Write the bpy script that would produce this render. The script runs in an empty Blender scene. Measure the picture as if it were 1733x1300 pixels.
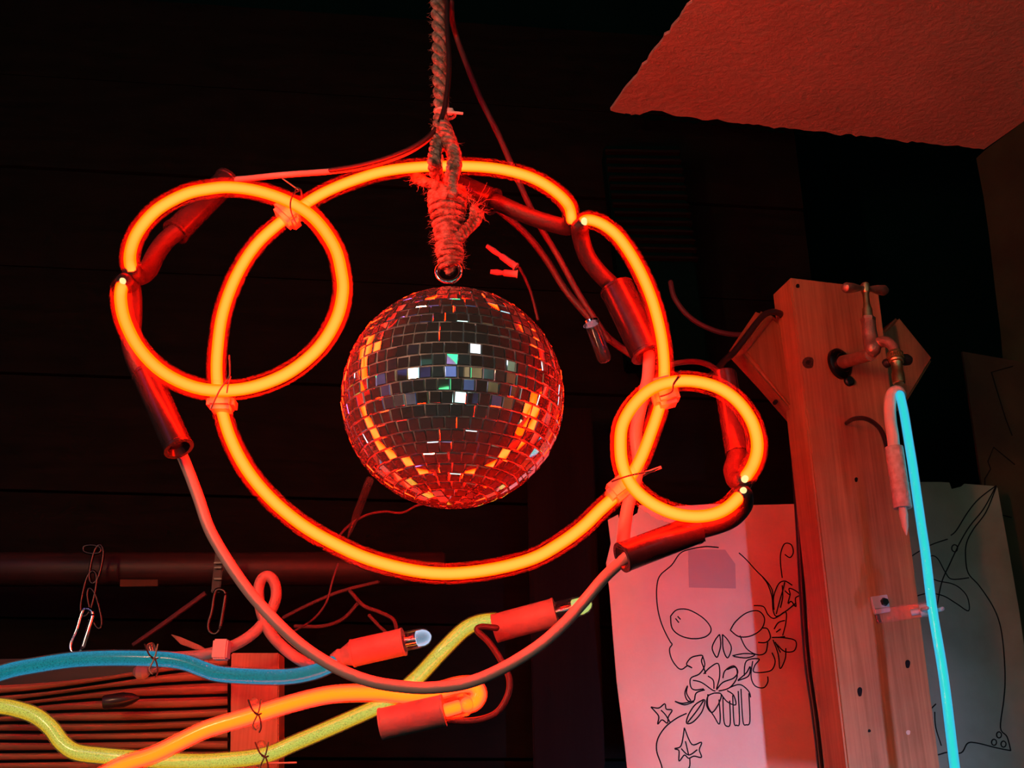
import bpy, bmesh, math, random
from mathutils import Vector, Matrix, noise
random.seed(7)
R_ = math.radians
scene = bpy.context.scene
C = scene.collection

# ---------------------------------------------------------------- camera, world, exposure
F, PITCH, CAMZ = 1750.0, R_(22), 1.5
cam_data = bpy.data.cameras.new('camera'); cam = bpy.data.objects.new('camera', cam_data); C.objects.link(cam)
cam.location = (0, 0, CAMZ); cam.rotation_euler = (R_(90)+PITCH, 0, 0)
cam_data.sensor_width = 36; cam_data.lens = F*36/1733; cam_data.clip_start = 0.02
scene.camera = cam
scene.view_settings.view_transform = 'Standard'; scene.view_settings.look = 'None'
scene.view_settings.exposure = 0.0; scene.view_settings.gamma = 1.0
scene.view_settings.use_curve_mapping = False
world = bpy.data.worlds.new('world'); scene.world = world; world.use_nodes = True
world.node_tree.nodes['Background'].inputs[0].default_value = (0.0, 0.002, 0.0015, 1)
world.node_tree.nodes['Background'].inputs[1].default_value = 1.0
try:
    scene.cycles.use_denoising = True
    scene.cycles.max_bounces = 10; scene.cycles.diffuse_bounces = 3; scene.cycles.glossy_bounces = 5
    scene.cycles.transparent_max_bounces = 24; scene.cycles.transmission_bounces = 8
    scene.cycles.caustics_reflective = False; scene.cycles.caustics_refractive = False
    scene.cycles.sample_clamp_indirect = 6.0
except Exception:
    pass

def lamp(name, kind, loc, target, energy, color, size=0.3, size_y=None):
    d = bpy.data.lights.new(name, kind); o = bpy.data.objects.new(name, d); C.objects.link(o)
    o.location = loc; d.energy = energy; d.color = color
    if kind == 'AREA':
        d.shape = 'RECTANGLE'; d.size = size; d.size_y = size_y or size
        o.rotation_euler = (Vector(target)-Vector(loc)).to_track_quat('-Z', 'Y').to_euler()
    return o
# violet strip lamp beside the camera, then two added off-camera fills
v = lamp('violet_strip_lamp', 'AREA', (0.62, 0.25, 1.05), (0.34, 1.45, 1.44), 2.4, (0.42, 0.50, 1.0), 0.03, 0.3); v.data.energy = 0.7; v.data.spread = R_(38)
lamp('orange_fill_light', 'AREA', (-0.75, -0.2, 1.95), (0.2, 1.2, 1.9), 6.2, (1.0, 0.42, 0.21), 0.06, 0.3)  # added warm fill, gives the green and blue the ring light lacks
lamp('green_fill_light', 'AREA', (-0.9, -1.6, 2.3), (0.1, 1.2, 1.9), 0.05, (0.25, 1.0, 0.75), 0.5)  # added weak teal fill to lift the black background

# ---------------------------------------------------------------- helpers
CP, SP = math.cos(PITCH), math.sin(PITCH)
O = Vector((0, 0, CAMZ))
def ray(px, py):
    u = (650-py)/F
    return Vector(((px-866.5)/F, CP-u*SP, SP+u*CP))
def at(px, py, Y):                       # point seen at a pixel, at distance Y into the room
    d = ray(px, py); return O + d*(Y/d.y)
def atp(px, py, Y0, k):                  # point on the vertical plane Y = Y0 + k X
    d = ray(px, py); return O + d*(Y0/(d.y-k*d.x))
def atz(px, py, z):
    d = ray(px, py); return O + d*((z-CAMZ)/d.z)
def m_px(w, px, py, Y):                  # metres spanned by w pixels there
    return w*(Y/ray(px, py).y)/F

origins = {}
def tag(o, label=None, cat=None, group=None, kind=None):
    if label: o['label'] = label
    if cat: o['category'] = cat
    if group: o['group'] = group
    if kind: o['kind'] = kind
    return o
def thing(name, loc, label, cat, group=None):
    o = bpy.data.objects.new(name, None); C.objects.link(o); o.location = loc; o.empty_display_size = 0.02
    origins[o.name] = Vector(loc); return tag(o, label, cat, group)
def mesh_obj(name, verts, faces, mat, parent=None, smooth=True, sharp=40, loc=None):
    vs = [Vector(v) for v in verts]
    if parent is not None: org = origins[parent.name]
    else: org = Vector(loc) if loc is not None else (sum(vs, Vector())/len(vs))
    me = bpy.data.meshes.new(name)
    me.from_pydata([tuple(v-org) for v in vs], [], faces); me.update()
    bm = bmesh.new(); bm.from_mesh(me); bmesh.ops.recalc_face_normals(bm, faces=bm.faces); bm.to_mesh(me); bm.free()
    if smooth:
        me.polygons.foreach_set('use_smooth', [True]*len(me.polygons)); me.set_sharp_from_angle(angle=R_(sharp))
    if mat: me.materials.append(mat)
    o = bpy.data.objects.new(name, me); C.objects.link(o)
    if parent is not None: o.parent = parent
    else: o.location = org
    origins[o.name] = org
    return o
def catmull(P, n=6, closed=False):
    P = [Vector(p) for p in P]
    if len(P) < 3 and not closed: return P
    out = []; N = len(P); rng = range(N if closed else N-1)
    for i in rng:
        if closed: a, b, c, d = P[(i-1) % N], P[i], P[(i+1) % N], P[(i+2) % N]
        else: a, b, c, d = P[max(i-1, 0)], P[i], P[i+1], P[min(i+2, N-1)]
        for j in range(n):
            t = j/n
            out.append(0.5*((2*b)+(c-a)*t+(2*a-5*b+4*c-d)*t*t+(3*b-a-3*c+d)*t**3))
    if not closed: out.append(P[-1])
    return out
def sweep(pts, rad, n=14, cap=True, closed=False, squash=None):
    """circle swept along points (already smoothed); rad is a number or a list"""
    pts = [Vector(p) for p in pts]; N = len(pts)
    if not isinstance(rad, (list, tuple)): rad = [rad]*N
    T = []
    for i in range(N):
        a = pts[(i-1) % N] if (closed or i > 0) else pts[i]
        b = pts[(i+1) % N] if (closed or i < N-1) else pts[i]
        v = b-a
        T.append(v.normalized() if v.length > 1e-9 else (T[-1] if T else Vector((0, 0, 1))))
    up = Vector((0, 0, 1)) if abs(T[0].z) < 0.9 else Vector((0, 1, 0))
    nrm = (up - T[0]*up.dot(T[0])).normalized()
    V = []; Fc = []
    for i in range(N):
        if i:
            nrm = nrm - T[i]*nrm.dot(T[i])
            nrm = nrm.normalized() if nrm.length > 1e-9 else T[i].orthogonal().normalized()
        b = T[i].cross(nrm)
        for j in range(n):
            a = 2*math.pi*j/n
            V.append(pts[i] + nrm*(rad[i]*math.cos(a)) + b*(rad[i]*math.sin(a)))
    M = N if closed else N-1
    for i in range(M):
        for j in range(n):
            a = i*n+j; b2 = i*n+(j+1) % n; c = ((i+1) % N)*n+(j+1) % n; d = ((i+1) % N)*n+j
            Fc.append((a, b2, c, d))
    if cap and not closed:
        Fc.append(tuple(range(n-1, -1, -1))); Fc.append(tuple(range((N-1)*n, N*n)))
    return V, Fc
def round_ends(pts, r, first=True, last=True, k=4):
    """adds hemispherical ends; returns points and radii"""
    P = list(pts); Rr = [r]*len(P)
    if last:
        t = (P[-1]-P[-2]).normalized(); e = P[-1]
        for j in range(1, k+1):
            a = j/k*math.pi/2; P.append(e+t*(r*math.sin(a))); Rr.append(max(r*math.cos(a), r*0.02))
    if first:
        t = (P[0]-P[1]).normalized(); e = P[0]; A = []; B = []
        for j in range(k, 0, -1):
            a = j/k*math.pi/2; A.append(e+t*(r*math.sin(a))); B.append(max(r*math.cos(a), r*0.02))
        P = A+P; Rr = B+Rr
    return P, Rr
def tube(name, path, r, mat, parent=None, n=14, smooth_n=6, ends=True, closed=False):
    pts = catmull(path, smooth_n, closed)
    if closed: V, Fc = sweep(pts, r, n, closed=True)
    elif ends and not isinstance(r, (list, tuple)):
        P, Rr = round_ends(pts, r); V, Fc = sweep(P, Rr, n)
    else:
        if isinstance(r, (list, tuple)):     # radii given per control point
            rr = []
            for i in range(len(path)-1):
                for j in range(smooth_n if len(path) > 2 else 1): rr.append(r[i]+(r[i+1]-r[i])*(j/smooth_n if len(path) > 2 else 0))
            rr.append(r[-1]); r = rr
        V, Fc = sweep(pts, r, n)
    return mesh_obj(name, V, Fc, mat, parent)
def lathe(name, p0, p1, prof, mat, parent=None, n=24, sharp=35):
    """prof: (t along p0->p1, radius in metres)"""
    p0 = Vector(p0); p1 = Vector(p1); ax = (p1-p0); L = ax.length; ax.normalize()
    up = ax.orthogonal().normalized(); b = ax.cross(up); V = []; Fc = []
    for (t, r) in prof:
        for j in range(n):
            a = 2*math.pi*j/n; V.append(p0+ax*(L*t)+up*(r*math.cos(a))+b*(r*math.sin(a)))
    for i in range(len(prof)-1):
        for j in range(n):
            Fc.append((i*n+j, i*n+(j+1) % n, (i+1)*n+(j+1) % n, (i+1)*n+j))
    Fc.append(tuple(range(n-1, -1, -1))); Fc.append(tuple(range((len(prof)-1)*n, len(prof)*n)))
    return mesh_obj(name, V, Fc, mat, parent, sharp=sharp)
def prism(name, outline, off, mat, parent=None, bevel=0.0, seg=2, loc=None):
    """outline: world points of the front face; off: vector to the back face"""
    n = len(outline); off = Vector(off)
    V = [Vector(p) for p in outline] + [Vector(p)+off for p in outline]
    Fc = [tuple(range(n)), tuple(range(2*n-1, n-1, -1))] + [(i, (i+1) % n, n+(i+1) % n, n+i) for i in range(n)]
    o = mesh_obj(name, V, Fc, mat, parent, smooth=False, loc=loc)
    if bevel: bevel_mesh(o, bevel, seg)
    return o
def bevel_mesh(o, w, seg=2):
    bm = bmesh.new(); bm.from_mesh(o.data)
    es = [e for e in bm.edges if len(e.link_faces) == 2 and e.calc_face_angle(0) > R_(25)]
    bmesh.ops.bevel(bm, geom=es, offset=w, segments=seg, affect='EDGES', clamp_overlap=True)
    bm.to_mesh(o.data); bm.free()
    me = o.data; me.polygons.foreach_set('use_smooth', [True]*len(me.polygons)); me.set_sharp_from_angle(angle=R_(50))
def box(name, c, dims, mat, parent=None, rot=None, bevel=0.0, kind=None):
    x, y, z = [d/2 for d in dims]; rm = rot or Matrix.Identity(3); c = Vector(c)
    V = [c+rm @ Vector((sx*x, sy*y, sz*z)) for sx in (-1, 1) for sy in (-1, 1) for sz in (-1, 1)]
    Fc = [(0, 1, 3, 2), (4, 6, 7, 5), (0, 4, 5, 1), (2, 3, 7, 6), (0, 2, 6, 4), (1, 5, 7, 3)]
    o = mesh_obj(name, V, Fc, mat, parent, smooth=False)
    if bevel: bevel_mesh(o, bevel)
    return o
def join_mesh(name, pieces, mat, parent=None, smooth=True):
    V = []; Fc = []
    for (v, f) in pieces:
        b = len(V); V += list(v); Fc += [tuple(i+b for i in x) for x in f]
    return mesh_obj(name, V, Fc, mat, parent, smooth=smooth)

# ---------------------------------------------------------------- materials
def new_mat(name):
    m = bpy.data.materials.new(name); m.use_nodes = True; nt = m.node_tree; nt.nodes.clear()
    out = nt.nodes.new('ShaderNodeOutputMaterial'); return m, nt, out
def L(nt, a, b): nt.links.new(a, b)
def pbr(name, col, rough=0.5, metal=0.0, col2=None, scale=40, stretch=(1, 1, 1), bump=0.0, bscale=200, spec=0.5, trans=0.0, rough_var=0.0, detail=5, rot=(0, 0, 0), ior=1.45, sss=0):
    m, nt, out = new_mat(name); p = nt.nodes.new('ShaderNodeBsdfPrincipled'); L(nt, p.outputs[0], out.inputs[0])
    p.inputs['Base Color'].default_value = (*col, 1); p.inputs['Roughness'].default_value = rough
    p.inputs['Metallic'].default_value = metal; p.inputs['Specular IOR Level'].default_value = spec
    p.inputs['Transmission Weight'].default_value = trans; p.inputs['IOR'].default_value = ior
    if sss:
        p.inputs['Subsurface Weight'].default_value = sss; p.inputs['Subsurface Radius'].default_value = (0.004, 0.003, 0.002)
    tc = nt.nodes.new('ShaderNodeTexCoord'); mp = nt.nodes.new('ShaderNodeMapping'); L(nt, tc.outputs['Object'], mp.inputs[0])
    mp.inputs['Scale'].default_value = stretch; mp.inputs['Rotation'].default_value = rot
    if col2 is not None:
        nz = nt.nodes.new('ShaderNodeTexNoise'); nz.inputs['Scale'].default_value = scale; nz.inputs['Detail'].default_value = detail
        L(nt, mp.outputs[0], nz.inputs['Vector'])
        cr = nt.nodes.new('ShaderNodeValToRGB'); cr.color_ramp.elements[0].position = 0.35; cr.color_ramp.elements[1].position = 0.68
        cr.color_ramp.elements[0].color = (*col2, 1); cr.color_ramp.elements[1].color = (*col, 1)
        L(nt, nz.outputs['Fac'], cr.inputs[0]); L(nt, cr.outputs[0], p.inputs['Base Color'])
        if rough_var:
            mr = nt.nodes.new('ShaderNodeMapRange'); mr.inputs['To Min'].default_value = rough-rough_var; mr.inputs['To Max'].default_value = rough+rough_var
            L(nt, nz.outputs['Fac'], mr.inputs['Value']); L(nt, mr.outputs[0], p.inputs['Roughness'])
    if bump:
        n2 = nt.nodes.new('ShaderNodeTexNoise'); n2.inputs['Scale'].default_value = bscale; n2.inputs['Detail'].default_value = 6
        L(nt, mp.outputs[0], n2.inputs['Vector']); b = nt.nodes.new('ShaderNodeBump'); b.inputs['Strength'].default_value = bump
        b.inputs['Distance'].default_value = 0.002
        L(nt, n2.outputs['Fac'], b.inputs['Height']); L(nt, b.outputs[0], p.inputs['Normal'])
    return m
def gas(name, centre, edge, speckle=None, power=1.0):
    """glowing gas column: dimmer where the line of sight through it is short"""
    m, nt, out = new_mat(name); e = nt.nodes.new('ShaderNodeEmission'); L(nt, e.outputs[0], out.inputs[0])
    lw = nt.nodes.new('ShaderNodeLayerWeight'); lw.inputs[0].default_value = 0.5
    mx = nt.nodes.new('ShaderNodeMix'); mx.data_type = 'RGBA'; mx.clamp_result = False; mx.clamp_factor = True
    mx.inputs[6].default_value = (*centre, 1); mx.inputs[7].default_value = (*edge, 1)
    gn = nt.nodes.new('ShaderNodeMath'); gn.operation = 'MULTIPLY'; gn.inputs[1].default_value = 2.2; gn.use_clamp = True
    L(nt, lw.outputs['Facing'], gn.inputs[0]); L(nt, gn.outputs[0], mx.inputs[0]); src = mx.outputs[2]
    if speckle:
        tc = nt.nodes.new('ShaderNodeTexCoord'); nz = nt.nodes.new('ShaderNodeTexNoise'); nz.inputs['Scale'].default_value = speckle; nz.inputs['Detail'].default_value = 3
        L(nt, tc.outputs['Object'], nz.inputs['Vector'])
        mr = nt.nodes.new('ShaderNodeMapRange'); mr.inputs['From Min'].default_value = .3; mr.inputs['From Max'].default_value = .55
        mr.inputs['To Min'].default_value = .45; mr.inputs['To Max'].default_value = 1.0; L(nt, nz.outputs['Fac'], mr.inputs['Value'])
        L(nt, mr.outputs[0], e.inputs['Strength'])
    L(nt, src, e.inputs[0]); return m
def shell_glass(name, tint, haze=0.06, edge=0.5, base=0.03, rough=0.13):
    """thin glass wall: clear, faintly dusty, shiny towards grazing angles"""
    m, nt, out = new_mat(name)
    tr = nt.nodes.new('ShaderNodeBsdfTransparent'); di = nt.nodes.new('ShaderNodeBsdfTranslucent'); di2 = nt.nodes.new('ShaderNodeBsdfDiffuse')
    gl = nt.nodes.new('ShaderNodeBsdfGlossy'); gl.inputs['Roughness'].default_value = rough
    tr.inputs[0].default_value = (1, 1, 1, 1); di.inputs[0].default_value = (*tint, 1); di2.inputs[0].default_value = (*tint, 1)
    a = nt.nodes.new('ShaderNodeMixShader'); a.inputs[0].default_value = .5; L(nt, di.outputs[0], a.inputs[1]); L(nt, di2.outputs[0], a.inputs[2])
    b = nt.nodes.new('ShaderNodeMixShader'); b.inputs[0].default_value = haze; L(nt, tr.outputs[0], b.inputs[1]); L(nt, a.outputs[0], b.inputs[2])
    lw = nt.nodes.new('ShaderNodeLayerWeight'); lw.inputs[0].default_value = 0.25
    mr = nt.nodes.new('ShaderNodeMapRange'); mr.inputs['To Min'].default_value = base; mr.inputs['To Max'].default_value = edge
    L(nt, lw.outputs['Fresnel'], mr.inputs['Value'])
    c = nt.nodes.new('ShaderNodeMixShader'); L(nt, mr.outputs[0], c.inputs[0]); L(nt, b.outputs[0], c.inputs[1]); L(nt, gl.outputs[0], c.inputs[2])
    L(nt, c.outputs[0], out.inputs[0]); return m
def wood(name, light, dark, scale=1.0, rings=60, axis='Z', rough=0.55, bump=0.25, rot=(0, 0, 0), spec=.35):
    m, nt, out = new_mat(name); p = nt.nodes.new('ShaderNodeBsdfPrincipled'); L(nt, p.outputs[0], out.inputs[0])
    tc = nt.nodes.new('ShaderNodeTexCoord'); mp = nt.nodes.new('ShaderNodeMapping'); L(nt, tc.outputs['Object'], mp.inputs[0])
    mp.inputs['Rotation'].default_value = rot
    mp.inputs['Scale'].default_value = {'Z': (1, 1, .035), 'X': (.035, 1, 1), 'Y': (1, .035, 1)}[axis]
    nz = nt.nodes.new('ShaderNodeTexNoise'); nz.inputs['Scale'].default_value = 9*scale; nz.inputs['Detail'].default_value = 2; L(nt, mp.outputs[0], nz.inputs['Vector'])
    mul = nt.nodes.new('ShaderNodeMath'); mul.operation = 'MULTIPLY'; mul.inputs[1].default_value = rings; L(nt, nz.outputs['Fac'], mul.inputs[0])
    sn = nt.nodes.new('ShaderNodeMath'); sn.operation = 'SINE'; L(nt, mul.outputs[0], sn.inputs[0])
    ab = nt.nodes.new('ShaderNodeMapRange'); ab.inputs['From Min'].default_value = -1; L(nt, sn.outputs[0], ab.inputs['Value'])
    fi = nt.nodes.new('ShaderNodeTexNoise'); fi.inputs['Scale'].default_value = 260*scale; fi.inputs['Detail'].default_value = 4; L(nt, mp.outputs[0], fi.inputs['Vector'])
    bl = nt.nodes.new('ShaderNodeTexNoise'); bl.inputs['Scale'].default_value = 14; bl.inputs['Detail'].default_value = 4; L(nt, tc.outputs['Object'], bl.inputs['Vector'])
    a1 = nt.nodes.new('ShaderNodeMath'); a1.operation = 'MULTIPLY_ADD'; a1.inputs[1].default_value = .13; L(nt, ab.outputs[0], a1.inputs[0])
    m2 = nt.nodes.new('ShaderNodeMath'); m2.operation = 'MULTIPLY'; m2.inputs[1].default_value = .65; L(nt, fi.outputs['Fac'], m2.inputs[0]); L(nt, m2.outputs[0], a1.inputs[2])
    a2 = nt.nodes.new('ShaderNodeMath'); a2.operation = 'MULTIPLY_ADD'; a2.inputs[1].default_value = .4; L(nt, bl.outputs['Fac'], a2.inputs[0]); L(nt, a1.outputs[0], a2.inputs[2])
    cr = nt.nodes.new('ShaderNodeValToRGB'); cr.color_ramp.elements[0].position = .25; cr.color_ramp.elements[1].position = .8
    cr.color_ramp.elements[0].color = (*dark, 1); cr.color_ramp.elements[1].color = (*light, 1)
    L(nt, a2.outputs[0], cr.inputs[0]); L(nt, cr.outputs[0], p.inputs['Base Color']); p.inputs['Roughness'].default_value = rough; p.inputs['Specular IOR Level'].default_value = spec
    b = nt.nodes.new('ShaderNodeBump'); b.inputs['Strength'].default_value = bump; b.inputs['Distance'].default_value = .001
    L(nt, a1.outputs[0], b.inputs['Height']); L(nt, b.outputs[0], p.inputs['Normal']); return m
def emit(name, col, s):
    m, nt, out = new_mat(name); e = nt.nodes.new('ShaderNodeEmission'); e.inputs[0].default_value = (*col, 1); e.inputs[1].default_value = s
    L(nt, e.outputs[0], out.inputs[0]); return m
def mirror_mat(name):
    m, nt, out = new_mat(name)
    g = nt.nodes.new('ShaderNodeBsdfGlossy'); g.inputs[0].default_value = (.86, .88, .88, 1); g.inputs['Roughness'].default_value = 0.02
    d = nt.nodes.new('ShaderNodeBsdfDiffuse'); d.inputs[0].default_value = (.75, .75, .75, 1)
    mx = nt.nodes.new('ShaderNodeMixShader'); L(nt, g.outputs[0], mx.inputs[1]); L(nt, d.outputs[0], mx.inputs[2])
    tc = nt.nodes.new('ShaderNodeTexCoord'); nz = nt.nodes.new('ShaderNodeTexNoise'); nz.inputs['Scale'].default_value = 300; L(nt, tc.outputs['Object'], nz.inputs['Vector'])
    mr = nt.nodes.new('ShaderNodeMapRange'); mr.inputs['To Min'].default_value = .03; mr.inputs['To Max'].default_value = .12; L(nt, nz.outputs['Fac'], mr.inputs['Value'])
    L(nt, mr.outputs[0], mx.inputs[0]); L(nt, mx.outputs[0], out.inputs[0]); return m

NEON_R = 104.0
M = {}
M['gas_orange'] = gas('glowing_orange_gas', (NEON_R, .60, .07), (NEON_R*.8, .27, .0))
M['gas_orange_soft'] = gas('soft_orange_gas', (14, .44, .008), (12, .16, .05))
M['gas_end'] = emit('hot_gas_end', (1.0, .62, .25), 1.5)
M['gas_cyan'] = gas('teal_coated_gas', (.0, .19, .20), (.02, .25, .42), 900)
M['gas_lime'] = gas('lime_coated_gas', (.58, .70, .12), (.72, .44, .02), 900)  # orange edge colour stands in for light from the amber tube
M['gas_blue'] = gas('bright_cyan_gas', (.02, .74, .68), (.05, .52, .8))
M['gas_tip_blue'] = gas('pale_blue_tip_gas', (.16, .26, .36), (.5, .62, .85))
M['gas_tip_green'] = gas('pale_green_tip_gas', (.42, .62, .28), (.55, .62, .15))
M['glass_red'] = shell_glass('clear_tube_glass', (1, .75, .85), .0024, .10, .0005, .3)
M['glass_blue'] = shell_glass('tinted_tube_glass', (.35, .65, 1), .04, .45, .008)
M['glass_clear'] = shell_glass('clear_glass', (.9, .95, 1), .03, .8)
M['glass_warm'] = shell_glass('warm_tube_glass', (1, .85, .6), .10, .5)
M['block_paint'] = pbr('matt_blockout_paint', (.022, .018, .022), .5, col2=(.015, .012, .015), scale=90, bump=.25, bscale=500)
M['pvc_dark'] = pbr('dark_sleeve_vinyl', (.032, .024, .03), .25, col2=(.022, .016, .02), scale=60, bump=.1)
M['rubber_grey'] = pbr('grey_rubber', (.42, .30, .28), .5, col2=(.34, .24, .22), scale=50, bump=.15, bscale=300)
M['rubber_dark'] = pbr('dark_rubber', (.02, .02, .02), .5)
M['cable_pale'] = pbr('pale_cable_jacket', (.62, .45, .42), .38, col2=(.52, .38, .35), scale=30, stretch=(1, 1, 1))
M['cable_dark'] = pbr('black_cable_jacket', (.025, .018, .02), .35)
M['cable_red'] = pbr('dull_cable_jacket', (.08, .035, .04), .45)
M['rope'] = pbr('hemp_rope_fibre', (.46, .40, .34), .9, col2=(.15, .11, .08), scale=160, bump=.6, bscale=700, spec=.1)
M['tie_white'] = pbr('white_nylon', (.85, .75, .7), .4, sss=.2)
M['silicone'] = pbr('milky_silicone', (.9, .7, .55), .35, trans=.45, ior=1.35)
M['wire'] = pbr('twisted_wire', (.12, .08, .06), .4, metal=.7)
M['wire_bright'] = pbr('pale_wire_end', (.8, .55, .45), .4, metal=.2)
M['chrome'] = pbr('chrome', (.85, .85, .87), .08, metal=1)
M['steel_dark'] = pbr('dark_steel', (.06, .05, .05), .35, metal=1, bump=.1)
M['brass'] = pbr('worn_brass', (1.0, .72, .35), .4, metal=1, col2=(.75, .48, .22), scale=90, bump=.12)
M['bronze'] = pbr('dull_bronze_casting', (.60, .36, .26), .45, metal=.7, col2=(.42, .24, .18), scale=80, bump=.3, bscale=400)
M['pine'] = wood('planed_pine', (.55, .26, .12), (.24, .09, .04), 1.0, 46)
M['pine_board'] = wood('pine_board', (.42, .18, .08), (.26, .10, .04), 1.2, 70, rot=(0, R_(42), 0))
M['pine_slat'] = wood('reddish_slat_wood', (.62, .32, .2), (.34, .14, .08), 1.0, 50, axis='X')  # plain reddish wood tone
M['pine_block'] = wood('pine_block_wood', (.42, .22, .15), (.26, .12, .07), 1.6, 40)
M['dark_plank'] = wood('near_black_plank', (.0075, .0085, .007), (.0012, .004, .0035), .8, 60, axis='X', rough=.8, spec=.05)  # near-black wood tone
M['dark_beam'] = wood('dark_beam_wood', (.025, .018, .016), (.010, .007, .006), 1, 40, axis='X', rough=.5)  # very dark wood tone
M['black_paint'] = pbr('matt_black_paint', (.0008, .012, .010), .9, col2=(.0006, .009, .008), scale=8, bump=.2, bscale=40, spec=.02)
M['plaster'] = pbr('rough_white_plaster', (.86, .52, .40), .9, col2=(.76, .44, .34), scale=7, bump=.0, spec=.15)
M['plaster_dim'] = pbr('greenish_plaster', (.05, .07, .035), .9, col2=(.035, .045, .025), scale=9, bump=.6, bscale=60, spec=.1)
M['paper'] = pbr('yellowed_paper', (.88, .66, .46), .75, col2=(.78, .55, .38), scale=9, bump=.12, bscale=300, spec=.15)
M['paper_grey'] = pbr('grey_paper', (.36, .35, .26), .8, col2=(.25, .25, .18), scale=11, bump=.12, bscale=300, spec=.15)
M['board_brown'] = pbr('brown_hardboard', (.08, .055, .03), .8, col2=(.055, .04, .025), scale=12, spec=.1)
M['tape'] = pbr('tan_tape', (.55, .40, .32), .6)
M['ink'] = pbr('black_marker_ink', (.012, .01, .012), .7, spec=.1)
M['mirror'] = mirror_mat('mirror_tile_glass')
M['grout'] = pbr('silver_backing', (.75, .70, .68), .45, metal=.25, bump=.4, bscale=900)
M['acrylic'] = shell_glass('clear_acrylic', (.9, .95, 1), .06, .6)
M['white_clip'] = pbr('white_plastic', (.5, .5, .55), .4)
M['white_paint'] = pbr('white_blockout_paint', (.80, .66, .60), .5, bump=.1)
M['white_sleeve'] = pbr('scuffed_white_sleeve', (.70, .66, .66), .55, col2=(.50, .42, .40), scale=160, bump=.2)
# plaster gets its own trowelled relief
nt = M['plaster'].node_tree; P_ = nt.nodes['Principled BSDF']; tc = nt.nodes.new('ShaderNodeTexCoord')
n1 = nt.nodes.new('ShaderNodeTexNoise'); n1.inputs['Scale'].default_value = 85; n1.inputs['Detail'].default_value = 8; n1.inputs['Roughness'].default_value = .6
L(nt, tc.outputs['Object'], n1.inputs['Vector']); n1.inputs['Distortion'].default_value = .25
bp = nt.nodes.new('ShaderNodeBump'); bp.inputs['Strength'].default_value = .45; bp.inputs['Distance'].default_value = .007
L(nt, n1.outputs['Fac'], bp.inputs['Height']); L(nt, bp.outputs[0], P_.inputs['Normal'])

# ---------------------------------------------------------------- the setting
S = lambda o: tag(o, kind='structure')
S(box('floor', (0, -.6, -.05), (6.2, 5.2, .1), M['black_paint']))
S(box('ceiling', (0, -.6, 3.25), (6.2, 5.2, .1), M['black_paint']))
S(box('wall_back', (0, 1.98, 1.6), (6.2, .1, 3.2), M['black_paint']))
S(box('wall_left', (-2.6, -.6, 1.6), (.1, 5.2, 3.2), M['black_paint']))
S(box('wall_front', (0, -3.15, 1.6), (6.2, .1, 3.2), M['black_paint']))
S(box('wall_side', (2.6, -.6, 1.6), (.1, 5.2, 3.2), M['black_paint']))
# near-black planks lining the back wall on the left
WK = .10
edges_y = [1400, 1130, 905, 740, 573, 405, 235, 60, -120]
lining = S(prism('trim_1', [atp(x, y, 1.56, WK) for x, y in ((-420, 1500), (1330, 1500), (1330, -200), (-420, -200))], (0, .02, 0), M['black_paint']))
zs = [1.0+.185*i for i in range(11)]
x0, x1 = -1.0, .52
for i in range(len(zs)-1):
    za, zb = zs[i]+.002, zs[i+1]-.002
    yj = random.uniform(-.004, .004)
    def P3(x, z): return Vector((x, 1.545+WK*x+yj, z))
    pk = prism('plank', [P3(x0, za), P3(x1, za), P3(x1, zb), P3(x0, zb)], (0, .012, 0), M['dark_plank'], lining)

# broken plaster ceiling patch
ZC = 2.6
def jag(a, b, n, amp, z=None):
    out = []
    for i in range(n):
        t = i/n; s = amp*(noise.noise(Vector((t*23+a[0]*.01, a[1]*.01, 3)))+.6*noise.noise(Vector((t*71, a[0], 9))))
        out.append((a[0]+(b[0]-a[0])*t, a[1]+(b[1]-a[1])*t+s))
    return out
ol = [(1033, 187), (1042, 190), (1060, 193), (1078, 197), (1088, 192), (1103, 187), (1120, 188), (1138, 195)] + jag((1145, 197), (1665, 253), 60, 5) + [(1665, 253), (1733, 205), (1900, 85), (1900, -260), (1362, -260)] + [(x+random.uniform(-2, 2), y) for x, y in jag((1172+14, -18), (1033+12, 187-16), 26, 3)]
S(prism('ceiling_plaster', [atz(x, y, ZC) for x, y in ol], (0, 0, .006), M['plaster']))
# crumbled plaster ridge along the broken edge
rg = []
for i in range(34):
    t = i/34; x = 1060+t*560; y = 190+t*60
    p = atz(x, y, ZC)+Vector((0, .006, -.001)); r = random.uniform(.0015, .004)*(1.6 if 1075 < x < 1140 else 1)
    v, f = sweep([p+Vector((-r*2, 0, 0)), p, p+Vector((r*2.4, random.uniform(-.002, .002), 0))], [r*.4, r, r*.3], 6); rg.append((v, f))
tag(join_mesh('plaster_crumb', rg, M['black_paint']), 'dark crumbs of broken plaster along the ceiling patch edge', 'plaster', kind='stuff')

# plastered right wall coming towards the viewer
c0 = atz(1665, 253, ZC); c1 = atz(1733, 205, ZC); dw = (c1-c0); dw.z = 0; dw.normalize(); nw = Vector((dw.y, -dw.x, 0))
if nw.dot(O-c0) < 0: nw = -nw
def on_wall(px, py):
    d = ray(px, py); t = (c0-O).dot(nw)/d.dot(nw); return O+d*t
ol = [(1652, 268), (1667, 254), (1733, 205), (1860, 115), (1860, 1400), (1760, 1400), (1748, 1000), (1716, 760), (1700, 640), (1693, 560), (1683, 480), (1674, 400), (1664, 330)]
S(prism('wall_right', [on_wall(x, y) for x, y in ol], -nw*.03, M['plaster_dim']))

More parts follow.
